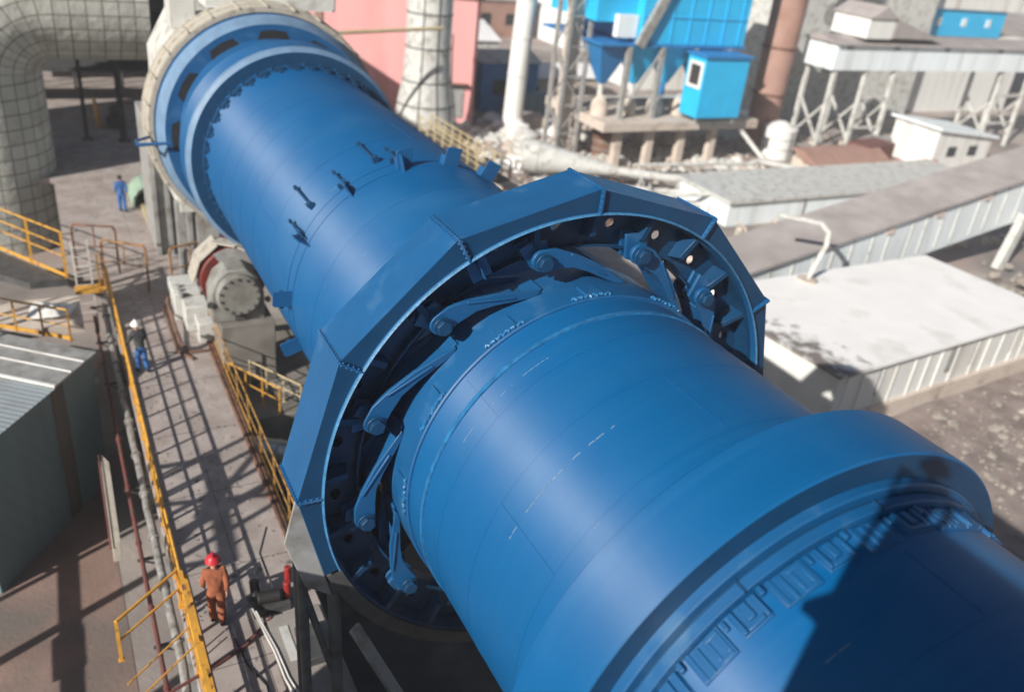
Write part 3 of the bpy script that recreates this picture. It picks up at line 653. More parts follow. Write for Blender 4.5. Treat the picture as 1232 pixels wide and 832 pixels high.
MB().tube((2.3, 17.15, -4.03), (2.3, 18.4, -4.03), 1.09, 48).build('right_roller', m_red, rl, bevel=.04)
m_bear = M('dusty_bearing_paint', (.235, .235, .215), .7, var=.2, scale=2.5, bump=.15, dirt=(.13, .115, .095), dscale=1.5, dlo=.45, dhi=.7)
bg = thing('bearing_housing', 'pale grey bearing housing with big round bolted cover beside the kiln', 'bearing', (-2.3, 16, -7.3))
MB().lathe_y([(15.78, 0), (15.78, .66), (15.84, .72), (16.05, .72), (16.05, .80), (16.6, .82), (16.6, 0)], 40, c=(-2.4, 0, -4.05), closed=False).build('round_cover', m_bear, bg)
for k in range(14): MB().tube((-2.4 + .60 * math.sin(k * PI / 7), 15.74, -4.05 + .60 * math.cos(k * PI / 7)), (-2.4 + .60 * math.sin(k * PI / 7), 15.79, -4.05 + .60 * math.cos(k * PI / 7)), .045, 6).build('cover_bolt', m_dgrey, bg)
hs = MB(); hs.prism([(-3.25, 16.02, -5.05), (-1.55, 16.02, -5.05), (-1.55, 16.02, -4.1), (-1.75, 16.02, -3.55), (-2.1, 16.02, -3.22), (-2.7, 16.02, -3.22), (-3.05, 16.02, -3.5), (-3.25, 16.02, -4.0)], (0, .95, 0)); hs.build('housing', m_bear, bg, bevel=.05)
MB().box(-3.05, 15.7, -7.3, -1.3, 17.2, -5.05).build('pedestal', m_pier, bg, bevel=.03)
MB().box(-2.55, 15.96, -5.0, -2.2, 16.02, -4.82).build('drain_plug', m_dgrey, bg)
for x in (-3.3, -1.45): MB().tube((x, 15.95, -4.35), (x, 16.05, -4.35), .1, 12).build('eye_bolt', m_dgrey, bg)
shd = thing('roller_guard', 'bent grey steel guard strip arching over the red roller', 'guard', (-2.5, 18, -7))
pth = [(-3.6, 17.75, -4.1), (-3.35, 17.75, -3.35), (-2.75, 17.75, -2.82), (-2.1, 17.0, -2.75), (-1.35, 16.6, -3.05)]
for p0, p1 in zip(pth, pth[1:]): MB().bar(p0, p1, 1.0 if p1[0] < -2.2 else .5, .05, (0, 0, 1)).build('guard_strip', m_beige, shd, bevel=.01)
for k in range(7):
    b0, b1 = -105 + 24 * k, -105 + 24 * (k + 1); q = lambda r_, b: V((-2.3 + r_ * math.sin(R(b)), 16.98, -4.03 + r_ * math.cos(R(b))))
    if b0 > -40 and b1 < 70: MB().prism([q(.62, b0), q(.62, b1), q(1.2, b1), q(1.2, b0)], (0, .05, 0)).build('side_plate', m_grey, shd)
mu = thing('lubrication_unit', 'stepped pale grey oil unit with valves standing on the walkway', 'machine', (-3.6, 17.5, ZD))
MB().box(-3.98, 19.6, ZD, -3.05, 21.3, ZD + 1.05).build('upper_tank', m_lgrey, mu, bevel=.03)
MB().box(-3.75, 18.6, ZD, -2.95, 19.55, ZD + .95).build('middle_tank', m_lgrey, mu, bevel=.03)
MB().box(-3.5, 17.6, ZD, -2.95, 18.5, ZD + .75).build('pump_block', m_lgrey, mu, bevel=.03)
vv = MB()
for k in range(6): vv.tube((-3.62 + .04 * k, 18.0 + .06 * k, ZD + .3 + .06 * k), (-3.4, 18.0 + .06 * k, ZD + .45), .05, 8)
vv.build('valve_block', m_grey, mu)
for k in range(3): MB().tube((-3.75, 19.5 + .35 * k, ZD + .95), (-3.75, 19.5 + .35 * k, ZD + 1.15), .10, 10).build('filler_cap', m_grey, mu)
MB().path([(-4.0, 20.9, ZD + .5), (-4.15, 20.5, ZD + .4), (-4.15, 17.6, ZD + .15), (-3.95, 16.9, ZD + .1), (-3.3, 16.9, ZD + .1)], .05, 8).build('oil_pipe', m_rust, mu)
MB().path([(-4.0, 21.1, ZD + .3), (-4.3, 20.3, ZD + .12), (-4.3, 17.1, ZD + .12), (-3.9, 16.4, ZD + .1)], .045, 8).build('oil_pipe', m_rust, mu)
sv = MB().path([(-3.1, 12.6, -7.75), (-1.2, 11.6, -7.9), (1.5, 10.3, -8.3)], .42, 24); sv = sv.build('silver_pipe', m_silver, None); tag(sv, 'large shiny silver pipe lying in the pit behind the guard', 'pipe')
for k in range(3): MB().tube((-2.8 + .6 * k, 12.44 - .316 * k, -7.774 - .047 * k), (-2.73 + .6 * k, 12.403 - .316 * k, -7.78 - .047 * k), .45, 24).build('clamp_band', m_lgrey, sv)
# green scoop and beams by the hood
gs = MB()
for i in range(10):
    a0, a1 = PI * i / 10, PI * (i + 1) / 10; c = lambda a, y, k: V((-3.35 - .75 * math.cos(a) * k, y, ZD + .02 + .9 * math.sin(a) * k))
    gs.prism([c(a0, 32.0, 1), c(a1, 32.0, 1), c(a1, 32.0, .88), c(a0, 32.0, .88)], (0, 2.0, 0))
gs.box(-4.1, 33.95, ZD, -2.6, 34.0, ZD + .5)
gs = gs.build('half_drum', m_green, None); tag(gs, 'pale green half drum lying open on the walkway by the hood', 'drum')
for k, (x, lab) in enumerate([(-3.66, 'long pale beam on the walkway leftmost of three by the hood wall'), (-3.46, 'long pale beam on the walkway in the middle of three by the hood wall'), (-3.28, 'long pale beam on the walkway nearest the hood wall')]):
    b_ = MB(); b_.box(x - .08, 26.4, ZD + .02, x - .05, 32.0 - .4 * k, ZD + .2); b_.box(x - .05, 26.4, ZD + .02, x + .06, 32.0 - .4 * k, ZD + .05); b_.box(x - .05, 26.4, ZD + .17, x + .06, 32.0 - .4 * k, ZD + .2)
    tag(b_.build('loose_beam', m_cream, None), lab, 'beam', 'loose beams by the hood')
# near end of the walkway: yellow gate, red hose, dark pump
railing('slanting yellow gate reaching left from the near end of the railing', [(-6.0, 5.3, ZD), (-7.35, 4.2, ZD)], h=1.1, mids=(.55,), r_=.035, mat=m_yel, spacing=1.8, kick=False, name='swing_gate')
gb = thing('yellow_stair_rail', 'thick yellow double rail at the bottom end of the walkway', 'railing', (-5.8, 3, ZD))
for dz, dx in ((1.12, 0), (.95, .08), (.6, 0)): MB().bar((-5.95 + dx, 1, ZD + dz), (-5.95 + dx, 5.2, ZD + dz), .09, .05).build('rail', m_yel, gb)
for y in (1.4, 3.2, 5.1): MB().bar((-5.9, y, ZD), (-5.9, y, ZD + 1.1), .08).build('post', m_yel, gb)
MB().tube((-5.9, 4.0, ZD + .7), (-7.3, 3.0, ZD + .55), .02, 8).build('rail', m_yel, gb); MB().tube((-5.9, 3.7, ZD + .4), (-7.3, 2.7, ZD + .25), .02, 8).build('rail', m_yel, gb)
hz = MB().path([(-7.5, 2.6, ZD - .15), (-6.6, 2.95, ZD + .02), (-5.6, 3.3, ZD + .05), (-4.9, 3.62, ZD + .05), (-4.3, 3.95, ZD + .3)], .035, 8); tag(hz.build('red_hose', m_redpipe), 'faded red hose lying across the walkway below the man in red helmet', 'hose')
hz = MB().path([(-5.1, 3.9, ZD + .02), (-5.0, 3.1, ZD + .02), (-4.75, 2.4, ZD + .02), (-4.85, 1.2, ZD + .02)], .02, 6); tag(hz.build('black_cable', m_black), 'thin black cable snaking along the near walkway floor', 'cable')
hz = MB().path([(-4.62, 4.3, ZD + .35), (-4.55, 3.8, ZD + .3), (-4.45, 3.0, ZD + .3), (-4.42, 2.2, ZD + .3), (-4.3, 1.4, ZD + .3)], .025, 8)
hz.path([(-4.56, 4.2, ZD + .35), (-4.49, 3.7, ZD + .3), (-4.39, 3.0, ZD + .3), (-4.34, 2.2, ZD + .3), (-4.2, 1.4, ZD + .3)], .02, 8)
tag(hz.build('white_hose', m_hose), 'pair of white hoses along the edge of the grey cabinet', 'hose')
gc = thing('grey_cabinet', 'flat grey cabinet on the walkway below the gear guard', 'cabinet', (-3.8, 2.6, ZD))
MB().box(-4.4, .5, ZD, -3.2, 4.0, ZD + .28).build('cabinet_body', m_conc, gc, bevel=.02)
MB().box(-3.95, 2.3, ZD + .284, -3.4, 3.3, ZD + .5).build('motor_box', m_dgrey, gc, bevel=.02)
MB().box(-4.2, 2.6, ZD + .282, -4.02, 3.6, ZD + .30).build('cover_strip', m_lgrey, gc)
dp = thing('hydraulic_pump', 'dark pump with two red cylinders standing beside the guard leg', 'pump', (-3.9, 4.4, ZD))
MB().tube((-4.45, 4.55, ZD + .36), (-3.95, 4.5, ZD + .36), .15, 20).build('motor', m_black, dp, bevel=.015)
MB().tube((-4.45, 4.75, ZD + .3), (-4.45, 4.88, ZD + .62), .11, 16).build('flywheel', m_black, dp)
MB().tube((-3.78, 4.55, ZD + .2), (-3.78, 4.55, ZD + .65), .085, 18).build('cylinder', m_red, dp, bevel=.015)
MB().tube((-3.7, 4.8, ZD + .4), (-3.7, 4.8, ZD + .85), .075, 18).build('cylinder', m_red, dp, bevel=.015)
MB().box(-4.6, 4.3, ZD, -3.75, 4.85, ZD + .2).build('base_frame', m_dgrey, dp, bevel=.01)
MB().path([(-4.1, 4.5, ZD + .6), (-4.2, 5.3, ZD + 1.0), (-3.9, 5.9, ZD + 1.2)], .025, 8).build('pressure_hose', m_black, dp)
bm_ = MB().bar((-2.9, 2.4, -5.6), (-2.0, 1.2, -7.4), .28, .1); tag(bm_.build('diagonal_strut', m_grey, None, bevel=.01), 'grey diagonal strut in the dark below the kiln gear', 'strut')
rb2 = MB().box(-2.1, .2, -7.8, -1.3, .9, -7.3); rb2.box(-2.0, .1, -7.3, -1.4, .3, -7.1); tag(rb2.build('red_motor_box', m_red, None, bevel=.03), 'red motor box deep in the dark below the kiln', 'motor')

# reddish yard ground and small deck details
yd = MB().prism([(-40, -14, ZG + .004), (-7.1, -14, ZG + .004), (-7.1, 19, ZG + .004), (-40, 19, ZG + .004)], (0, 0, .008))
struct(yd.build('yard', M('red_dust_ground', (.25, .165, .135), .95, var=.25, scale=.5, bump=.5, bscale=8, dirt=(.15, .13, .115), dscale=.35, dlo=.42, dhi=.65)))
sj = MB()
for y in range(3, 36, 3): sj.box(-5.98, y + .21, ZD + .0005, -3.35, y + .232, ZD + .004)
sj.box(-4.6, 2, ZD + .0005, -4.585, 36, ZD + .0035)
struct(sj.build('deck_joint', M('joint_filler', (.12, .10, .09), .95)))
random.seed(17)
gr = MB()
for k in range(420):
    x = random.uniform(-5.95, -3.3); y = random.uniform(2, 30); q = random.uniform(.008, .03)
    gr.obox((x, y, ZD + q * .4), (q, q * random.uniform(-.5, .5), 0), (-q * .4, q, 0), (0, 0, q * .5))
tag(gr.build('grit', m_rubble, None, smooth=False), None, None, None, 'stuff')

rw = MB().box(-3.5, -14, ZG, -3.12, 13.3, ZD - .285); tag(rw.build('added_shade_wall', m_pier), 'concrete wall added below the kiln side edge of the walkway to shade the pit', 'wall')  # unseen wall, added to stop sun reaching the pit under the deck
rp = MB().box(-14.7, 16.0, -2.0, -13.7, 18.4, .1)
for y in (16.2, 18.2): rp.box(-14.6, y - .08, ZT + .3, -14.4, y + .08, -2.0)
for y in (15.2, 15.7, 18.9, 19.4): rp.box(-14.25, y - .05, ZT + .3, -14.15, y + .05, -.2)
rp.box(-14.26, 15.0, -.25, -14.14, 19.6, -.15); rp.bar((-14.2, 15.2, -3), (-14.2, 19.4, -.6), .1)
rp.build('added_roof_block', m_grey, bd)  # unseen box and posts, added to throw shade across the walkway

pf_ = MB().box(-3.1, -14, ZG + .004, 9, 13.3, ZG + .012); struct(pf_.build('pit_shade_floor', M('shade_dark_floor', (.045, .04, .036), .6, var=.4, scale=.8, bump=.3, dirt=(.11, .09, .075), dscale=.7, dlo=.5, dhi=.75)))  # near-black slab: shade under the guard put into the floor colour
# ------------------------------------------------------------------ people
def skin_mesh(name, verts, edges, radii, mat, parent, root=0, sub=2):
    me = bpy.data.meshes.new(name); me.from_pydata([V(v) for v in verts], edges, []); me.materials.append(mat)
    o = bpy.data.objects.new(name, me); COL.objects.link(o); o.parent = parent
    md = o.modifiers.new('skin', 'SKIN'); md.use_smooth_shade = True
    lay = me.skin_vertices if len(me.skin_vertices) else None
    if lay is None:
        import bmesh
        bm = bmesh.new(); bm.from_mesh(me); bm.verts.layers.skin.verify(); bm.to_mesh(me); bm.free(); lay = me.skin_vertices
    for i, rr in enumerate(radii):
        rx = rr if isinstance(rr, tuple) else (rr, rr)
        lay[0].data[i].radius = rx; lay[0].data[i].use_root = (i == root)
    s_ = o.modifiers.new('smooth', 'SUBSURF'); s_.levels = sub; s_.render_levels = sub
    return o
def person(label, loc, yaw, jacket, trousers, head_mat, helmet=True, stride=.16, arms=((.06, .0), (-.04, .0)), lean=0., hscale=1., hood=False, hands_front=False):
    """faces +y before the turn; feet on z = 0"""
    t = thing('person', label, 'person', loc, None); t.rotation_euler = (0, 0, R(yaw)); t.scale = (hscale,) * 3
    L = lean
    J = {'pel': (0, 0, .93), 'waist': (0, L * .3, 1.08), 'chest': (0, L * .8, 1.30), 'neck': (0, L, 1.47), 'h0': (0, L + .02, 1.58), 'h1': (0, L + .025, 1.68)}
    legs = []
    for s, st in ((-1, stride), (1, -stride)):
        legs.append([(s * .085, 0, .88), (s * .088, st * .55 + .03, .48), (s * .088, st - .02, .09), (s * .105, st + .12, .045)])
    arm = []
    for s, (fw, out) in zip((-1, 1), arms):
        sh_ = (s * .175, L * .95, 1.41)
        if hands_front: el = (s * .30, L + .12, 1.22); wr = (s * .12, L + .30, 1.50)
        else: el = (s * (.225 + out), L + fw - .06, 1.12); wr = (s * (.21 + out), L + fw * 2.4 + .04, .87)
        arm.append([sh_, el, wr])
    # body: one continuous surface with head, hands and five fingers each
    v = [J['pel'], J['waist'], J['chest'], J['neck'], J['h0'], J['h1'], (0, L + .125, 1.60)]; rd = [(.12, .09), (.11, .08), (.105, .07), .05, (.075, .095), (.07, .085), .018]
    e = [(0, 1), (1, 2), (2, 3), (3, 4), (4, 5), (4, 6)]
    for lg in legs:
        p_ = 0
        for q, rr in zip(lg, (.08, .055, .04, .035)): v.append(q); rd.append(rr); e.append((p_, len(v) - 1)); p_ = len(v) - 1
    for s, a in zip((-1, 1), arm):
        p_ = 2
        for q, rr in zip(a, (.05, .04, .028)): v.append(q); rd.append(rr); e.append((p_, len(v) - 1)); p_ = len(v) - 1
        d = (V(a[2]) - V(a[1])).normalized(); side = V((0, 1, 0)) - d * d.y; side = side.normalized() if side.length > .1 else V((1, 0, 0))
        pm_ = V(a[2]) + d * .07; v.append(tuple(pm_)); rd.append((.02, .036)); e.append((p_, len(v) - 1)); pal = len(v) - 1
        for k, (o_, l) in enumerate([(-.030, .065), (-.010, .078), (.010, .082), (.030, .075)]):
            q1 = pm_ + side * o_ + d * .04; q2 = q1 + d * l * .55 + V((-s * .02, 0, 0)); 
            v += [tuple(q1), tuple(q2)]; rd += [.010, .008]; e += [(pal, len(v) - 2), (len(v) - 2, len(v) - 1)]
        q1 = V(a[2]) + d * .04 + side * .045; q2 = q1 + d * .045 + side * .015; v += [tuple(q1), tuple(q2)]; rd += [.012, .009]; e += [(p_, len(v) - 2), (len(v) - 2, len(v) - 1)]
    skin_mesh('body', v, e, rd, m_skin, t)
    # trousers
    v = [(0, 0, .95)]; rd = [(.155, .12)]; e = []
    v.append((0, 0, 1.03)); rd.append((.15, .115)); e.append((0, 1))
    for lg in legs:
        p_ = 0
        top, kn, an, _ = lg; mid = tuple((V(top) + V(kn)) / 2); low = tuple((V(kn) + V(an)) / 2)
        for q, rr in zip((top, mid, kn, low, an), (.115, .105, .088, .08, .078)): v.append(q); rd.append(rr); e.append((p_, len(v) - 1)); p_ = len(v) - 1
    skin_mesh('trousers', v, e, rd, trousers, t)
    # jacket
    v = [(0, 0, .84), (0, L * .2, 1.0), (0, L * .5, 1.17), (0, L * .85, 1.34), (0, L, 1.43), (0, L, 1.50)]; rd = [(.165, .135), (.155, .125), (.16, .125), (.165, .125), (.10, .095), (.07, .07)]; e = [(0, 1), (1, 2), (2, 3), (3, 4), (4, 5)]
    for a in arm:
        p_ = 3; wr2 = tuple(V(a[1]) + (V(a[2]) - V(a[1])) * .92); um = tuple((V(a[0]) + V(a[1])) / 2)
        for q, rr in zip((a[0], um, a[1], wr2), (.078, .07, .062, .05)): v.append(q); rd.append(rr); e.append((p_, len(v) - 1)); p_ = len(v) - 1
    skin_mesh('jacket', v, e, rd, jacket, t, root=2)
    for lg in legs:
        an, toe = V(lg[2]), V(lg[3])
        skin_mesh('boot', [tuple(an + V((0, -.03, .05))), tuple(an + V((0, -.03, -.035))), tuple(toe), tuple(toe + V((0, .05, -.005)))], [(0, 1), (1, 2), (2, 3)], [.062, (.05, .055), .048, .038], m_boot, t)
    hd = MB(); c = (0, L + .02, 1.665)
    if helmet:
        hd.lathe_z([(-.02, .001), (-.02, .155), (0, .152), (.02, .135), (.07, .122), (.11, .085), (.135, .03), (.138, .001)], 24, c)
        hd.obox((0, L + .15, 1.655), (.085, 0, 0), (0, .055, -.012), (0, 0, .008)); hd.bar((0, L - .07, 1.80), (0, L + .11, 1.80), .03, .025)
    else:
        hd.lathe_z([(-.09, .08), (-.05, .098), (0, .104), (.04, .098), (.075, .07), (.095, .02), (.097, .001)], 20, (0, L - .005, 1.665))
    hd.build('helmet' if helmet else 'hair', head_mat, None); o = bpy.data.objects[-1] if False else hd_last()
    o.parent = t; 
    return t
def hd_last(): return COL.objects[-1]
person('worker in russet overalls and red helmet walking along the near walkway', (-5.34, 4.5, ZD), -8, m_cloth_o, m_cloth_o, m_hat_r, stride=.08, hscale=1.1)
person('worker in white helmet and dark jacket with blue trousers bending at the railing', (-5.5, 16.2, ZD), 20, m_cloth_d, m_cloth_b, m_hat_w, stride=.12, lean=.16, arms=((.12, .04), (.10, .05)))
person('bareheaded worker in blue overalls walking away by the green half drum', (-4.56, 31.5, ZD), 4, m_cloth_b, m_cloth_b, m_hair, helmet=False, stride=.12)
person('photographer standing on the steel access tower taking the picture', (-7.75, -10.02, 6.98), -30, m_cloth_d, m_cloth_d, m_hat_w, stride=.02, hands_front=False, arms=((0, .1), (0, .1)))
# ------------------------------------------------------------------ towers and gantry left of the frame (they throw the long shadows)
tw = thing('access_tower', 'grey steel access tower with solid parapet where the photographer stands', 'tower', (-9, -13, ZG))
MB().prism([(-8.3, -18, 4.2), (-8.3, -9.95, 4.2), (-8.3, -9.95, 7.82), (-8.3, -10.18, 7.86), (-8.3, -10.19, 8.42), (-8.3, -18, 8.5)], (-.08, 0, 0)).build('parapet', m_grey, tw, smooth=False); MB().box(-8.29, -18, 6.86, -7.2, -9.7, 6.96).build('floor', m_grey, tw)
MB().box(-10.5, -18, -4, -8.42, -11.6, 6.85).build('cladding', m_grey, tw)
for x in (-10.4, -8.6):
    for y in (-17.8, -11.8): MB().box(x - .15, y - .15, ZG, x + .15, y + .15, -4).build('leg', m_grey, tw)
for y, z in ((-9.97, 8.8), (-10.15, 8.5)): MB().bar((-8.3, y, 7.8), (-8.3, y, z), .05).build('rail_post', m_grey, tw)
MB().bar((-8.3, -9.97, 8.75), (-8.3, -11.0, 8.75), .05).build('handrail', m_grey, tw); MB().bar((-8.3, -9.97, 8.0), (-8.3, -10.15, 8.45), .03).build('brace', m_grey, tw)
sb = thing('added_shade_block', 'grey block added out of view beside the walkway to shade the lower gear guard', 'shade block', (-10.5, -5, ZG))  # made-up block out of view, placed to darken the lower guard
MB().box(-11.5, -8.5, ZG, -9.5, -1.6, 1.3).build('wall', m_grey, sb, bevel=.03); MB().box(-11.6, -8.6, 1.3, -9.4, -1.5, 1.45).build('roof', m_roof, sb); MB().box(-9.5, -5, ZG, -9.45, -4, ZG + 2.1).build('door', m_dgrey, sb)
gt = thing('pipe_bridge', 'grey pipe bridge with lattice sides on the left beyond the picture edge', 'pipe bridge', (-14, 4, ZG))
X = -14.
MB().tube((X, 1.8, -.85), (X, 6.25, -.62), .14, 16).build('bridge_pipe', m_grey, gt)
for y in (2.9, 3.75, 4.6, 5.5, 6.2): MB().bar((X, y, -1.95), (X, y, .35), .13 if y != 3.75 else .24).build('lattice_post', m_grey, gt)
for z in (-1.95, .3): MB().bar((X, 1.8, z), (X, 6.25, z), .10).build('chord', m_grey, gt)
b_ = MB(); b_.bar((X, 3.0, -1.8), (X, 5.4, .2), .13); b_.bar((X, 5.4, -1.8), (X, 3.2, .2), .13); b_.bar((X, 3.9, -1.0), (X, 4.8, -.5), .26); b_.build('cross_brace', m_grey, gt)
MB().tube((X, 3.6, -6.95), (X, 11.2, -6.8), .16, 16).build('lower_pipe', m_grey, gt); MB().tube((X, 5.2, -6.95), (X, 6.6, -6.93), .22, 16).build('lower_pipe', m_grey, gt)
for y in (2.0, 6.2): MB().bar((X - 1.6, y, ZG), (X - 1.6, y, -.6), .22).build('bridge_leg', m_grey, gt); MB().bar((X - 1.6, y, -.75), (X, y, -.85), .12).build('bracket_arm', m_grey, gt)
b_ = MB()
for dy in (-.45, .45): b_.bar((X, 9.75 + dy, ZG), (X, 9.75 + dy, -4.6), .13)
for k in range(6): z = ZG + .9 * k + .6; s_ = 1 if k % 2 else -1; b_.bar((X, 9.75 - .45 * s_, z), (X, 9.75 + .45 * s_, z + .9), .1)
b_.build('lattice_mast', m_grey, gt)
wb = MB().box(-34, 31, ZG, -20.6, 38, 15); wb.box(-35, 30.6, 15, -20.2, 38.4, 15.5); tag(wb.build('added_tall_block', m_grey), 'tall grey block added far left out of view to shade the tiled duct', 'building')  # made-up block out of view, sized for its shadow on the tiled duct

# ------------------------------------------------------------------ right hand side: pink building
pk = thing('pink_building', 'pink plastered building with grey double door behind the kiln', 'building', (26.6, 59, ZG)); pk.rotation_euler = (0, 0, R(-20))
MB().box(4.5, 59, ZG, 26.6, 74, 0.2).build('wall', m_pink, pk)
MB().box(7.3, 58.7, .2, 26.9, 74.3, .5).build('roof', m_roof, pk)
MB().box(12.9, 58.86, ZG, 13.5, 58.997, .19).build('stained_pilaster', m_brick, pk)
dr = MB().box(22.5, 58.93, ZG + .5, 25.7, 59.0, ZG + 3.3).build('door', m_grey, pk, bevel=.01)
MB().box(24.08, 58.90, ZG + .5, 24.12, 58.93, ZG + 3.3).build('door_gap', m_dgrey, dr)
MB().box(22.2, 58.4, ZG + 3.4, 26.0, 59.0, ZG + 3.5).build('door_canopy', m_rust, pk)
hp = MB().tube((5.5, 48, -1.35), (19.5, 50.5, -.9), .13, 10); tag(hp.build('tie_pipe', m_cream), 'thin pale horizontal pipe between the hood and the round grey duct', 'pipe')
# round grey duct
dc = thing('round_duct', 'round grey banded duct with flared foot before the pink building', 'duct', (19.9, 54, ZG))
MB().lathe_z([(0, 2.55), (3.2, 2.25), (5.0, 1.9), (7.5, 1.75), (16, 1.75)], 48, (19.9, 54, ZG)).build('duct_shell', m_lgrey, dc)
for z, r_ in ((3.2, 2.26), (5.0, 1.91), (7.5, 1.76), (10, 1.76)): MB().path([(19.9 + r_ * math.cos(k * PI / 20), 54 + r_ * math.sin(k * PI / 20), ZG + z) for k in range(41)], .06, 6).build('band', m_dgrey, dc)
for a in (-2.2, -1.55, -.95): MB().path([(19.9 + rr * math.cos(a), 54 + rr * math.sin(a), ZG + z) for z, rr in ((.1, 2.57), (3.2, 2.27), (5.0, 1.92), (7.5, 1.77), (15, 1.77))], .05, 6).build('seam', m_dgrey, dc)
MB().path([(19.9 + rr * math.cos(-.55), 54 + rr * math.sin(-.55), ZG + z) for z, rr in ((1.0, 2.6), (3.2, 2.35), (5.0, 2.0), (7.5, 1.9), (8.6, 1.9))], .06, 6).build('drain_pipe', m_lgrey, dc)
# white stack pipe with elbow
wp = thing('white_pipe', 'tall white vertical pipe with curved foot right of the pink building', 'pipe', (27.6, 54, ZG))
MB().path([(28.6, 53.9, 14), (28.0, 53.9, -4), (27.9, 53.9, -8.4), (28.1, 53.4, -9.3), (28.6, 52.6, -9.6)], .82, 24).build('pipe_run', m_white, wp)
MB().lathe_z([(0, 1.3), (.5, 1.3), (1.5, 1.0)], 24, (28.1, 53.3, ZG)).build('foot', m_lgrey, wp)
for z in (-2, -5, 1): MB().lathe_z([(0, .86), (.15, .86)], 24, (28.02 + (z + 4) * .033, 53.9, z)).build('flange', m_lgrey, wp)
# walkway to the right of the kiln with cream railing
sw = MB().prism([(15.9, 45.3, -7.2), (17.0, 45.9, -7.2), (17.5, 34.5, -7.2), (16.3, 34.1, -7.2)], (0, 0, .12)); tag(sw.build('side_catwalk', m_dgrey), 'narrow steel catwalk beyond the kiln carrying two cream railings', 'catwalk')
railing('cream railing on the near side of the catwalk beyond the kiln', [(15.9, 45.3, -7.08), (16.3, 34.1, -7.08)], r_=.045, mat=m_cream, spacing=1.2, kick=False, mids=(.35, .7))
railing('cream railing on the far side of the catwalk beyond the kiln', [(17.0, 45.9, -7.08), (17.5, 34.5, -7.08)], r_=.045, mat=m_cream, spacing=1.2, kick=False, mids=(.35, .7))
for y in (36, 40, 44): tag(MB().box(16.4, y, ZG, 16.65, y + .25, -7.2).build('catwalk_post', m_grey), 'grey post carrying the catwalk beyond the kiln', 'post', 'catwalk posts')
random.seed(11)
rub = MB()
def stone(mb, c, s_):
    import itertools
    ph = (1 + 5 ** .5) / 2; vs = []
    for a, b_ in itertools.product((-1, 1), (-ph, ph)): vs += [(0, a, b_), (a, b_, 0), (b_, 0, a)]
    m_ = Matrix.Rotation(random.uniform(0, 6), 4, V((random.random(), random.random(), random.random() + .1)).normalized())
    pts = [m_ @ (V(q) * s_ * random.uniform(.35, .7)) for q in vs]
    import bmesh
    bm = bmesh.new()
    for q in pts: bm.verts.new(V(c) + V((q.x * 1.3, q.y, q.z * .8)))
    bmesh.ops.convex_hull(bm, input=bm.verts); bm.verts.ensure_lookup_table(); bm.verts.index_update()
    mb.add([q.co for q in bm.verts], [[q.index for q in fc.verts] for fc in bm.faces]); bm.free()
for k in range(260):
    x = random.uniform(11, 19); y = random.uniform(33, 58); stone(rub, (x, y, ZG + random.uniform(0, 1.6) * (1 if x < 16 else .4)), random.uniform(.15, .7))
tag(rub.build('rubble', m_rubble, None, smooth=False), None, None, None, 'stuff')
sn = MB()
for k in range(60):
    stone(sn, (random.gauss(33, 2.2), random.gauss(57, 2.0), ZG + .1), random.uniform(.3, 1.1))
for k in range(30): stone(sn, (random.gauss(25, 1.5), random.gauss(47, 1.6), ZG + .05), random.uniform(.2, .6))
tag(sn.build('snow_patches', m_ice, None, smooth=False), None, None, None, 'stuff')
# steel elevator tower
et = thing('elevator_tower', 'grey lattice steel elevator tower left of the bright blue filter house', 'tower', (29.5, 48.5, ZG))
for x in (28.6, 30.4):
    for y in (47.6, 49.4): MB().box(x - .14, y - .14, ZG, x + .14, y + .14, 14).build('chord', m_grey, et)
b_ = MB()
for k in range(10):
    z = ZG + k * 2.2; s1 = 1 if k % 2 else -1
    b_.bar((28.6, 47.6, z), (30.4, 47.6, z), .14); b_.bar((29.5 - s1 * .9, 47.6, z), (29.5 + s1 * .9, 47.6, z + 2.2), .11); b_.bar((28.6, 48.5 - s1 * .9, z), (28.6, 48.5 + s1 * .9, z + 2.2), .11)
b_.build('lattice', m_grey, et)
MB().box(29.0, 48.0, ZG, 30.0, 49.0, 14).build('elevator_casing', m_tan, et)
# filter house on concrete frame
fh = thing('filter_house', 'bright blue sheet clad filter house with cone hoppers on a concrete frame', 'filter house', (37, 48, ZG))
MB().box(33.4, 45.2, -.75, 43.7, 54, 9).build('body', m_hop, fh)
MB().box(29.9, 46.2, .6, 33.35, 53, 9).build('side_annex', m_hop, fh)
MB().box(31.5, 45.6, -.4, 33.3, 46.15, 1.2).build('pale_panel', m_pale, fh)
MB().bar((33.2, 44.9, -.9), (36.6, 44.9, 6.0), .75, .4, (0, 1, 0)).build('stair_flight', m_grey, fh)
MB().box(29.9, 45.0, -.95, 43.9, 54, -.78).build('floor_beam', m_hopd, fh)
for x in (31.6, 34.6, 37.6, 40.6):
    h_ = MB(); h_.add([(x - 1.45, 45.4, -.96), (x + 1.45, 45.4, -.96), (x + 1.45, 48.3, -.96), (x - 1.45, 48.3, -.96), (x - .25, 46.6, -4.0), (x + .25, 46.6, -4.0), (x + .25, 47.1, -4.0), (x - .25, 47.1, -4.0)], [(0, 1, 5, 4), (1, 2, 6, 5), (2, 3, 7, 6), (3, 0, 4, 7), (4, 5, 6, 7)])
    h_.build('hopper', m_hop if x > 33 else m_hopd, fh); MB().tube((x, 46.85, -4), (x, 46.85, -6.3), .22, 12).build('spout', m_hopd if x > 35 else m_lgrey, fh)
for x in (32.6, 35.7, 38.9, 42.2):
    for y in (45.0, 51): MB().box(x - .32, y - .3, ZG, x + .32, y + .3, -7.1).build('concrete_column', m_tan, fh, bevel=.03)
    MB().box(x - .2, 45.0, -6.4, x + .2, 45.4, -.95).build('steel_column', m_grey, fh)
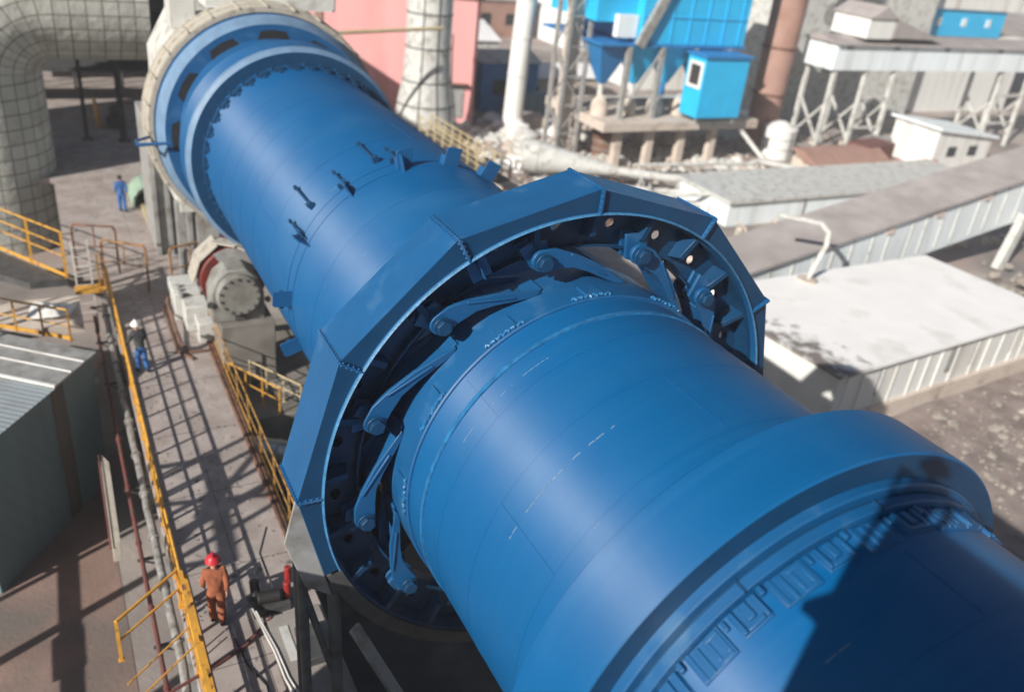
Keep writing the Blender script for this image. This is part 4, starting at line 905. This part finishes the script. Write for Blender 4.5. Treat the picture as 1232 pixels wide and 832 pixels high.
MB().box(30.4, 43.9, -7.1, 46.0, 53, -6.4).build('platform_slab', m_tan, fh, bevel=.03)
for x in (31.5, 34.2, 36.8, 39.2): MB().lathe_z([(0, .7), (.9, .7), (1.3, .45), (1.6, .2)], 16, (x, 46.5, -6.4)).build('screw_feeder', m_tan, fh)
for z in (-4.7,): MB().bar((31, 45.2, z), (42, 45.2, z), .16).build('cross_beam', m_lgrey, fh)
for x0, x1 in ((32.6, 35.7), (38.9, 42.2)): MB().bar((x0, 45.2, -6.3), (x1, 45.2, -1.2), .14).build('brace', m_grey, fh)
cbn = thing('control_cabin', 'small bright blue cabin with one white framed window under the filter house', 'cabin', (40.5, 43, -6.4))
MB().box(38.3, 42.9, -5.9, 42.7, 45.1, -1.3).build('cabin_wall', m_hop, cbn, bevel=.02); MB().box(38.1, 42.7, -1.3, 42.9, 45.3, -1.1).build('roof', m_hopd, cbn)
wf = MB(); 
for q in ((43.05, -3.7, 44.75, -3.45), (43.05, -1.95, 44.75, -1.7), (43.05, -3.45, 43.3, -1.95), (44.5, -3.45, 44.75, -1.95)): wf.box(38.2, q[0], q[1], 38.3, q[2], q[3])
wf = wf.build('window_frame', m_white, cbn); MB().box(38.25, 43.3, -3.45, 38.296, 44.5, -1.95).build('window_pane', m_glass, wf)
MB().bar((38.6, 43.2, -6.4), (38.6, 43.2, -5.9), .2).build('cabin_leg', m_grey, cbn); MB().bar((42.4, 43.2, -6.4), (42.4, 43.2, -5.9), .2).build('cabin_leg', m_grey, cbn)
# brown stack
bs = thing('brick_chimney', 'tall tapering brown brick chimney right of the blue filter house', 'chimney', (51, 48.5, ZG))
MB().lathe_z([(0, 1.42), (1.2, 1.36), (24, 1.6), (40, 1.5)], 40, (51, 48.5, ZG)).build('shaft', m_brick, bs)
MB().box(49.2, 46.9, ZG, 52.8, 50.1, ZG + .5).build('plinth', m_tan, bs)
for z in (5, 9): MB().lathe_z([(0, 1.50 + z * .008), (.18, 1.5 + z * .008)], 40, (51, 48.5, ZG + z)).build('band', m_rust, bs)
# long pale gallery on legs, upper right
gl = thing('elevated_gallery', 'long pale elevated gallery on lattice legs at upper right', 'gallery', (66, 47, ZG))
MB().box(54.5, 45.2, -2.55, 98, 49, -.35).build('wall', m_pale, gl)
MB().prism([(54.2, 44.8, -.35), (54.2, 47.1, .25), (54.2, 49.4, -.35)], (44.3, 0, 0)).build('roof', m_roof, gl)
for x in (56, 62, 69, 77, 85): MB().box(x - .35, 45.13, -.75, x + .35, 45.2, -.45).build('vent', m_grey, gl)
for x in (59.2, 63.0, 79, 83.5, 55.2):
    fr_ = MB()
    for y in (45.5, 48.7): fr_.bar((x, y, ZG), (x, y, -2.55), .35)
    fr_.bar((x, 45.5, -9), (x, 48.7, -5.5), .2); fr_.bar((x, 48.7, -9), (x, 45.5, -5.5), .2); fr_.build('lattice_leg', m_lgrey, gl)
for x0, x1 in ((59.2, 63.0), (79, 83.5)):
    for z in (-5, -7.8): MB().bar((x0, 45.5, z), (x1, 45.5, z), .2).build('cross_tie', m_lgrey, gl)
tr = thing('transfer_house', 'small pale gabled house sitting on top of the elevated gallery', 'house', (60, 47, .2))
MB().box(57.4, 45.0, .2, 60.6, 49.2, 1.9).build('wall', m_white, tr); MB().prism([(57.2, 44.8, 1.9), (60.8, 44.8, 1.9), (59.0, 44.8, 2.9)], (0, 4.6, 0)).build('roof', m_roof, tr)
MB().prism([(60.7, 44.9, .3), (67.5, 44.9, .26), (60.7, 44.9, 1.9)], (0, 4.3, 0)).build('sloping_roof', m_roof, tr)
gb2 = thing('grey_workshop', 'large grey workshop block behind the elevated gallery', 'building', (70, 62, ZG))
MB().box(60, 58, ZG, 82.5, 70, 7).build('wall', m_lgrey, gb2); MB().tube((66.5, 57.9, .6), (66.5, 58.1, .6), 1.1, 24).build('fan_opening', m_grey, gb2); MB().box(59.6, 57.6, 7, 83, 70.4, 7.4).build('roof', m_roof, gb2)
bb = thing('blue_roof_shed', 'white shed with bright blue upper band at the far right', 'building', (90, 62, ZG))
MB().box(83, 60, ZG, 104, 72, -1.45).build('wall', m_white, bb); MB().box(83, 59.9, -1.45, 98, 72, 1.6).build('blue_band', m_hop, bb); MB().box(82.8, 59.6, 1.6, 120, 72.4, 5.5).build('upper_wall', m_white, bb)
for x in (86, 90.5, 95): MB().box(x - .4, 59.82, -.3, x + .4, 59.9, .6).build('window', m_pale, bb)
wh = thing('white_hut', 'small white flat roofed hut beneath the elevated gallery', 'hut', (68.5, 41, ZG))
MB().prism([(64.6, 40, ZG), (72.5, 40, ZG), (72.5, 40, -7.6), (64.6, 40, -6.7)], (0, 5, 0)).build('wall', m_white, wh); MB().prism([(64.2, 39.6, -6.7), (72.9, 39.6, -7.62), (72.9, 39.6, -7.4), (64.2, 39.6, -6.45)], (0, 5.8, 0)).build('roof', m_pale, wh)
for x in (67, 70): MB().box(x - .6, 39.93, -9.2, x + .6, 40, -8.3).build('window', m_glass, wh)
# ramp conveyor gallery
cg = thing('inclined_conveyor', 'long inclined conveyor gallery with grey roof and pale side at right', 'conveyor', (35, 21, ZG))
a_, b2 = V((23.2, 19.4, -7.7)), V((48.5, 21.0, -4.1)); dv = V((0, 2.6, 0))
ext = (b2 - a_) * .6
MB().prism([a_, b2 + ext, b2 + ext - V((0, 0, 3.2)), a_ - V((0, 0, 2.7))], dv).build('wall', m_pale, cg)
MB().prism([a_ + V((-.2, -.25, .0)), b2 + ext + V((.2, -.25, 0)), b2 + ext + V((.2, -.25, .16)), a_ + V((-.2, -.25, .16))], V((0, 3.1, .5))).build('roof', m_roof, cg)
for k in range(26): p0 = a_ + (b2 + ext - a_) * (k + .5 + random.uniform(-.15, .15)) / 26; MB().bar(p0 + V((0, -.03, -.05)), p0 + V((0, -.03, -2.65)), .06).build('wall_rib', m_lgrey, cg)
for t_ in (.45, .62, .8): p0 = a_ + (b2 - a_) * t_; MB().box(p0.x - .3, p0.y - .1, p0.z - .55, p0.x + .3, p0.y - .01, p0.z - .1).build('lamp_bracket', m_tan, cg)
for x, zt in ((47.6, -6.6), (36.5, -8.2), (60, -4.9)): MB().bar((x - .4, 20.6, ZG), (x + .4, 20.6, zt), .7, .5, (0, 1, 0)).build('leg', m_lgrey, cg, bevel=.02)
# low shed with white washed roof
ws = thing('white_roofed_shed', 'low shed with blinding white patched roof and pale plank sides at right', 'shed', (27, 14, ZG))
MB().prism([(19.75, 9.45, ZG + .75), (36, 10.75, ZG + .75), (35.5, 18, ZG + .75), (19.4, 13.4 + 3, ZG + .75)], (0, 0, 2.1)).build('wall', m_white, ws)
MB().prism([(19.5, 9.2, -7.42), (36.3, 10.5, -7.42), (35.8, 18.3, -7.42), (22.3, 18.0, -7.42), (19.1, 14.0, -7.42)], (0, 0, .13)).build('roof', m_snow, ws)
MB().prism([(19.6, 9.25, ZG), (36.2, 10.55, ZG), (35.9, 18, ZG), (19.3, 16.6, ZG)], (0, 0, .75)).build('plinth', m_tan, ws)
for k in range(14):
    t_ = (k + random.uniform(.2, .8)) / 14; p0 = V((19.75, 9.43, 0)).lerp(V((36, 10.73, 0)), t_); MB().box(p0.x - .03, p0.y - .05, ZG + .76, p0.x + .03, p0.y, -7.44).build('plank_rib', m_white, ws)
for t_, w_ in ((.18, .14), (.5, .2), (.62, .12), (.83, .16)):
    p0 = V((19.75, 9.43, 0)).lerp(V((36, 10.73, 0)), t_); MB().box(p0.x - w_, p0.y - .012, ZG + 1.3, p0.x + w_, p0.y - .004, -7.45).build('stain_strip', m_grey, ws)
MB().box(19.5, 13.9, -7.5, 19.62, 14.5, -7.0).build('hook_plate', m_dgrey, ws)
vt = thing('vent_pipe', 'white bent vent pipe standing at the back edge of the white roof', 'pipe', (24.5, 17.4, -7.29))
MB().path([(25.6, 17.3, -7.29), (26.3, 17.3, -5.4), (26.3, 17.4, -4.8), (25.9, 17.7, -4.4), (24.2, 18.9, -4.3)], .14, 14).build('pipe_run', m_lgrey, vt); MB().lathe_z([(0, .5), (.12, .5)], 16, (25.6, 17.3, -7.29)).build('base_flange', m_tan, vt)
# flat roofed low building and pale parapet behind, pipelines in the middle distance
lb = thing('low_pale_shed', 'long low pale shed with flat roof behind the inclined conveyor', 'shed', (45, 33, ZG))
MB().box(33, 31.5, ZG, 60, 37, -8.6).build('wall', m_pale, lb); MB().box(32.7, 31.2, -8.6, 60.3, 37.3, -8.4).build('roof', m_lgrey, lb)
for x in (40, 47, 54): MB().box(x - .1, 31.4, ZG, x + .1, 31.5, -8.6).build('pilaster', m_grey, lb)
rr_ = thing('rusty_roofed_hut', 'low hut with dull red roof behind the pale shed', 'hut', (55, 41, ZG))
MB().box(49.5, 39.6, ZG, 58, 42.5, -9.2).build('wall', m_tan, rr_); MB().prism([(49.2, 39.3, -9.2), (58.4, 39.3, -9.2), (58.4, 41, -8.4), (49.2, 41, -8.4)], (0, 1.6, -.05)).build('roof', m_brick, rr_)
hp_ = MB()
for k in range(120): stone(hp_, (random.gauss(60, 2.4), random.gauss(38.7, 1.2), ZG + abs(random.gauss(0, .4))), random.uniform(.15, .6))
tag(hp_.build('brick_rubble', m_prub, None, smooth=False), None, None, None, 'stuff')
sp2 = thing('cone_separator', 'pale grey cone lying on pipe supports behind the gear guard', 'separator', (27, 41.5, ZG))
MB().tube((24.6, 43.4, -8.6), (29.5, 40.2, -8.9), 1.15, 24, r2=.35).build('cone_body', m_lgrey, sp2); MB().tube((23.6, 44.0, -8.55), (24.6, 43.4, -8.6), 1.2, 24).build('inlet_ring', m_lgrey, sp2)
for x, y in ((25.2, 43), (28.4, 41)): MB().box(x - .15, y - .15, ZG, x + .15, y + .15, -9.2).build('saddle', m_grey, sp2)
pls = [('thick pale pipeline running right behind the gear guard', [(29.5, 40.2, -8.9), (33, 38.2, -9.0), (37, 36.8, -9.0)], .32), ('thin pale pipeline low behind the gear guard', [(23, 41, -9.5), (30, 38, -9.6), (37.5, 34.5, -9.5)], .2), ('curved pale pipeline with a raised loop behind the guard', [(24, 38, -9.6), (28, 35.8, -9.4), (33, 33.5, -8.6), (34.5, 33.0, -8.5), (35.0, 32.9, -9.0), (35, 32.8, ZG)], .16), ('pale pipe going from the white pipe foot towards the cone', [(28.1, 52.6, -9.3), (26, 48, -9.2), (24.2, 44.4, -8.7)], .35), ('sagging pale pipe below the chimney foot', [(43.5, 40.5, -8.8), (47.5, 37.8, -9.2), (50, 36, -9.3)], .25)]
for lab, pts, r_ in pls: pipe(lab, pts, r_, m_lgrey, group='pipelines behind the kiln', joints=0)
for k, (x, y) in enumerate([(31, 38.9), (33.5, 37.6), (30.5, 37.2), (36, 36.6), (29, 35.2), (33, 33.3), (26, 39.4)]):
    a = MB(); a.bar((x - .45, y, ZG), (x, y, -9.0), .1); a.bar((x + .45, y, ZG), (x, y, -9.0), .1); a.bar((x - .3, y, -9.8), (x + .3, y, -9.8), .08)
    tag(a.build('pipe_trestle', m_lgrey), 'small pale trestle under the pipelines behind the gear guard', 'trestle', 'pipe trestles')
# low grey roof with bare lattice beside the guard
rb3 = thing('felt_roofed_shed', 'low grey felt roofed shed just beyond the gear guard', 'shed', (24, 21, ZG))
MB().box(17.5, 22.8, ZG, 23, 29.5, -9.0).build('wall', m_conc, rb3); MB().box(17.2, 22.5, -9.0, 23.3, 29.8, -8.8).build('roof', m_roof, rb3)
random.seed(5)
tre = thing('bare_tree', 'leafless thin tree standing between the guard and the grey roofs', 'tree', (22.5, 30.5, ZG))
tk = MB(); tk.path([(22.5, 30.5, ZG), (22.6, 30.5, -8.6), (22.5, 30.4, -7.2)], .12, 8, .06); tk.build('trunk', m_rust, tre)
br_ = MB()
def grow(p, d, l, r_, n_):
    q = p + d * l; br_.tube(p, q, r_, 5, r_ * .6)
    if n_ > 0:
        for _ in range(3): grow(p + d * l * random.uniform(.5, 1), (d + V((random.gauss(0, .55), random.gauss(0, .55), random.gauss(.1, .35)))).normalized(), l * .68, r_ * .6, n_ - 1)
for _ in range(5): grow(V((22.5, 30.4, random.uniform(-8.6, -7.2))), V((random.gauss(0, .6), random.gauss(0, .6), .8)).normalized(), 1.0, .045, 3)
br_.build('crown', m_rust, tre)
# far sheds
random.seed(21)
far = [('far long grey shed beyond the white pipe', 30, 88, 22, 10, 3.2, m_lgrey, m_ice), ('far brown brick hall behind the elevator tower', 45, 112, 26, 14, 5, m_brick, m_roof), ('far pale hall with white roof at the top edge', 74, 104, 30, 14, 5, m_pale, m_ice), ('far white block behind the brown chimney', 58, 76, 10, 8, 9, m_white, m_roof), ('far grey shed with snowy roof right of the pink building', 40, 70, 10, 6, 2.4, m_tan, m_ice), ('far brown hall low at the right edge behind the galleries', 112, 88, 36, 14, 7, m_brick, m_roof), ('far grey store behind the pink building', 8, 120, 40, 12, 6, m_grey, m_roof), ('dark blue tank shed beside the pink building', 32.5, 66, 6, 5, 4.5, m_hopd, m_lgrey)]
for lab, x, y, sx, sy, h, mw, mr in far:
    t = thing('far_shed', lab, 'shed', (x, y, ZG), 'sheds in the far distance')
    MB().box(x - sx / 2, y - sy / 2, ZG, x + sx / 2, y + sy / 2, ZG + h).build('wall', mw, t)
    MB().prism([(x - sx / 2 - .3, y - sy / 2 - .3, ZG + h), (x - sx / 2 - .3, y + sy / 2 + .3, ZG + h), (x - sx / 2 - .3, y, ZG + h + sy * .16)], (sx + .6, 0, 0)).build('roof', mr, t)
    for k in range(int(sx / 4)): MB().box(x - sx / 2 + 2 + 4 * k - .8, y - sy / 2 - .05, ZG + h * .35, x - sx / 2 + 2 + 4 * k + .8, y - sy / 2, ZG + h * .65).build('window', m_glass, t)

# stiffeners on the filter house, clutter in the yard behind the kiln
st = MB()
for x in (34.5, 36.2, 37.9, 39.6, 41.3, 43.0): st.box(x - .04, 45.12, -.7, x + .04, 45.2, 8)
for z in (1.2, 3.4): st.box(33.5, 45.10, z, 43.6, 45.2, z + .08)
st.build('stiffener', m_hop, fh); st = MB()
for x in (39.2, 41.2): st.box(x - .02, 42.87, -5.8, x + .02, 42.9, -4.1)
st.build('corner_strip', m_hop, cbn)
random.seed(31)
deb = MB()
for k in range(900):
    x = random.uniform(19, 64); y = random.uniform(24, 58)
    if 17 < x < 24 and 22 < y < 30: continue
    q = random.uniform(.06, .4); h = random.uniform(.04, .3); a = random.uniform(0, PI)
    deb.obox((x, y, ZG + h * .5), (q * math.cos(a), q * math.sin(a), random.uniform(-.05, .05)), (-q * .5 * math.sin(a), q * .5 * math.cos(a), 0), (0, 0, h))
for k in range(150):
    x = random.uniform(22, 60); y = random.uniform(30, 56); a = random.uniform(0, PI); l = random.uniform(.6, 2.2)
    deb.bar((x, y, ZG + .1), (x + l * math.cos(a), y + l * math.sin(a), ZG + random.uniform(.1, .5)), .08)
tag(deb.build('yard_debris', m_tan, None, smooth=False), None, None, None, 'stuff')
deb = MB()
for k in range(260):
    x = random.uniform(24, 48); y = random.gauss(0, 2.5) + 58 - (x - 24) * .75; stone(deb, (x, y, ZG + .05), random.uniform(.15, .6))
tag(deb.build('pale_rubble', m_lgrey, None, smooth=False), None, None, None, 'stuff')
def tank(lab, x, y, r_, h, mat, group=None):
    t = thing('storage_tank', lab, 'tank', (x, y, ZG), group)
    MB().lathe_z([(0, r_), (h, r_), (h + r_ * .35, r_ * .3), (h + r_ * .4, .02)], 28, (x, y, ZG)).build('tank_shell', mat, t)
    for z in (h * .33, h * .66): MB().lathe_z([(z, r_ + .03), (z + .08, r_ + .03)], 28, (x, y, ZG)).build('hoop', m_grey, t)
    for dx in (-.2, .2): MB().bar((x + dx, y - r_ - .12, ZG), (x + dx, y - r_ - .12, ZG + h), .05).build('ladder_rail', m_grey, t)
tank('squat pale tank on the ground between the white pipe and the elevator tower', 27.2, 50.0, 1.0, 1.6, m_lgrey)
tank('rusty brown tank under the filter house platform at its left end', 33.8, 48.5, 1.1, 2.0, m_rust)
tank('white tank in the yard right of the brown chimney', 51, 46, 1.5, 2.6, m_white)
tank('small grey tank before the low pale shed', 40.5, 35.5, .9, 1.3, m_grey)
def crate(lab, x, y, a, sx, sy, h, mat):
    t = thing('shipping_box', lab, 'container', (x, y, ZG), 'steel boxes standing in the far yard'); c, s_ = math.cos(a), math.sin(a)
    MB().obox((x, y, ZG + h / 2), (c * sx / 2, s_ * sx / 2, 0), (-s_ * sy / 2, c * sy / 2, 0), (0, 0, h / 2)).build('box_shell', mat, t, bevel=.03)
    b_ = MB()
    for k in range(7): q = (k / 6 - .5) * sx * .96; b_.obox((x + c * q + s_ * (sy / 2 + .02), y + s_ * q - c * (sy / 2 + .02), ZG + h / 2), (c * .05, s_ * .05, 0), (-s_ * .03, c * .03, 0), (0, 0, h / 2 - .05))
    b_.build('side_rib', mat, t)
crate('dull red steel box in the yard under the elevated gallery', 59, 42.5, .2, 4.5, 2.2, 2.0, m_redpipe)
crate('pale steel box standing behind the brown chimney', 52, 52, -.1, 5, 2.4, 2.4, m_pale)
crate('grey steel box beside the small white hut', 61.5, 44.0, .5, 3.5, 2, 1.8, m_grey)
crate('bluish steel box standing behind the white pipe', 33.5, 61, .1, 4, 2.2, 2.2, m_bluebld)
crate('tan steel box between elevator tower and white pipe', 30.5, 56, -.3, 3, 2, 1.6, m_tan)
pw = MB().box(36, 39.2, ZG, 44.5, 39.5, ZG + 1.2); tag(pw.build('low_wall', m_tan, None, bevel=.03), 'low tan wall in front of the filter house columns', 'wall')
for k, (p0, p1, lab) in enumerate([((33, 42.8, -9.4), (44, 41.0, -9.2), 'long straight pale pipe in front of the concrete columns'), ((31, 41.5, -9.9), (46, 38.6, -9.7), 'lower pale pipe nearest the gear guard and parallel to the wall'), ((44.2, 46, -6.2), (45.2, 40, -9.8), 'steep pale pipe coming down from the platform to the chimney foot'), ((27.5, 37.0, -9.8), (34, 34.0, -9.7), 'short pale pipe lying behind the top of the guard')]): pipe(lab, [p0, p1], .13 + .03 * k, m_lgrey, group='pipelines behind the kiln', joints=3)

random.seed(41)
struct(MB().prism([(14, -20, ZG + .004), (80, -20, ZG + .004), (80, 12.5, ZG + .004), (36, 10.4, ZG + .004), (19.3, 9.1, ZG + .004), (14, 8.9, ZG + .004)], (0, 0, .008)).build('side_yard', M('trodden_dirt', (.25, .20, .18), .95, var=.3, scale=.9, bump=.6, bscale=9, dirt=(.30, .24, .215), dscale=.45, dlo=.5, dhi=.7, dirt2=(.15, .12, .11), d2scale=1.2, d2lo=.55, d2hi=.75)))
deb = MB()
for k in range(1100):
    x = random.gauss(30, 8); y = random.gauss(5.5, 2.4)
    if y > 9.0 + (x - 19.6) * .08: continue
    stone(deb, (x, y, ZG + .02), random.choice((.03, .04, .05, .07, .1, .2)) * random.uniform(.7, 1.3))
for k in range(140): stone(deb, (random.gauss(40, 3.5), random.gauss(18.6, 1.0), ZG + abs(random.gauss(0, .3))), random.uniform(.1, .5))
tag(deb.build('loose_stones', m_rubble, None, smooth=False), None, None, None, 'stuff')

# ------------------------------------------------------------------ dusty air of the works yard
hm = bpy.data.materials.new('dusty_air'); hm.use_nodes = True; hn = hm.node_tree.nodes
hn.remove(hn['Principled BSDF']); hv = hn.new('ShaderNodeVolumePrincipled'); hv.inputs['Color'].default_value = (.96, .97, 1, 1); hv.inputs['Density'].default_value = .0006; hv.inputs['Anisotropy'].default_value = -.25
hm.node_tree.links.new(hv.outputs[0], hn['Material Output'].inputs['Volume'])
hz_ = MB().box(-760, -760, ZG - 1, 800, 800, 24).build('haze', hm, None, smooth=False); hz_['kind'] = 'stuff'; hz_.display_type = 'WIRE'
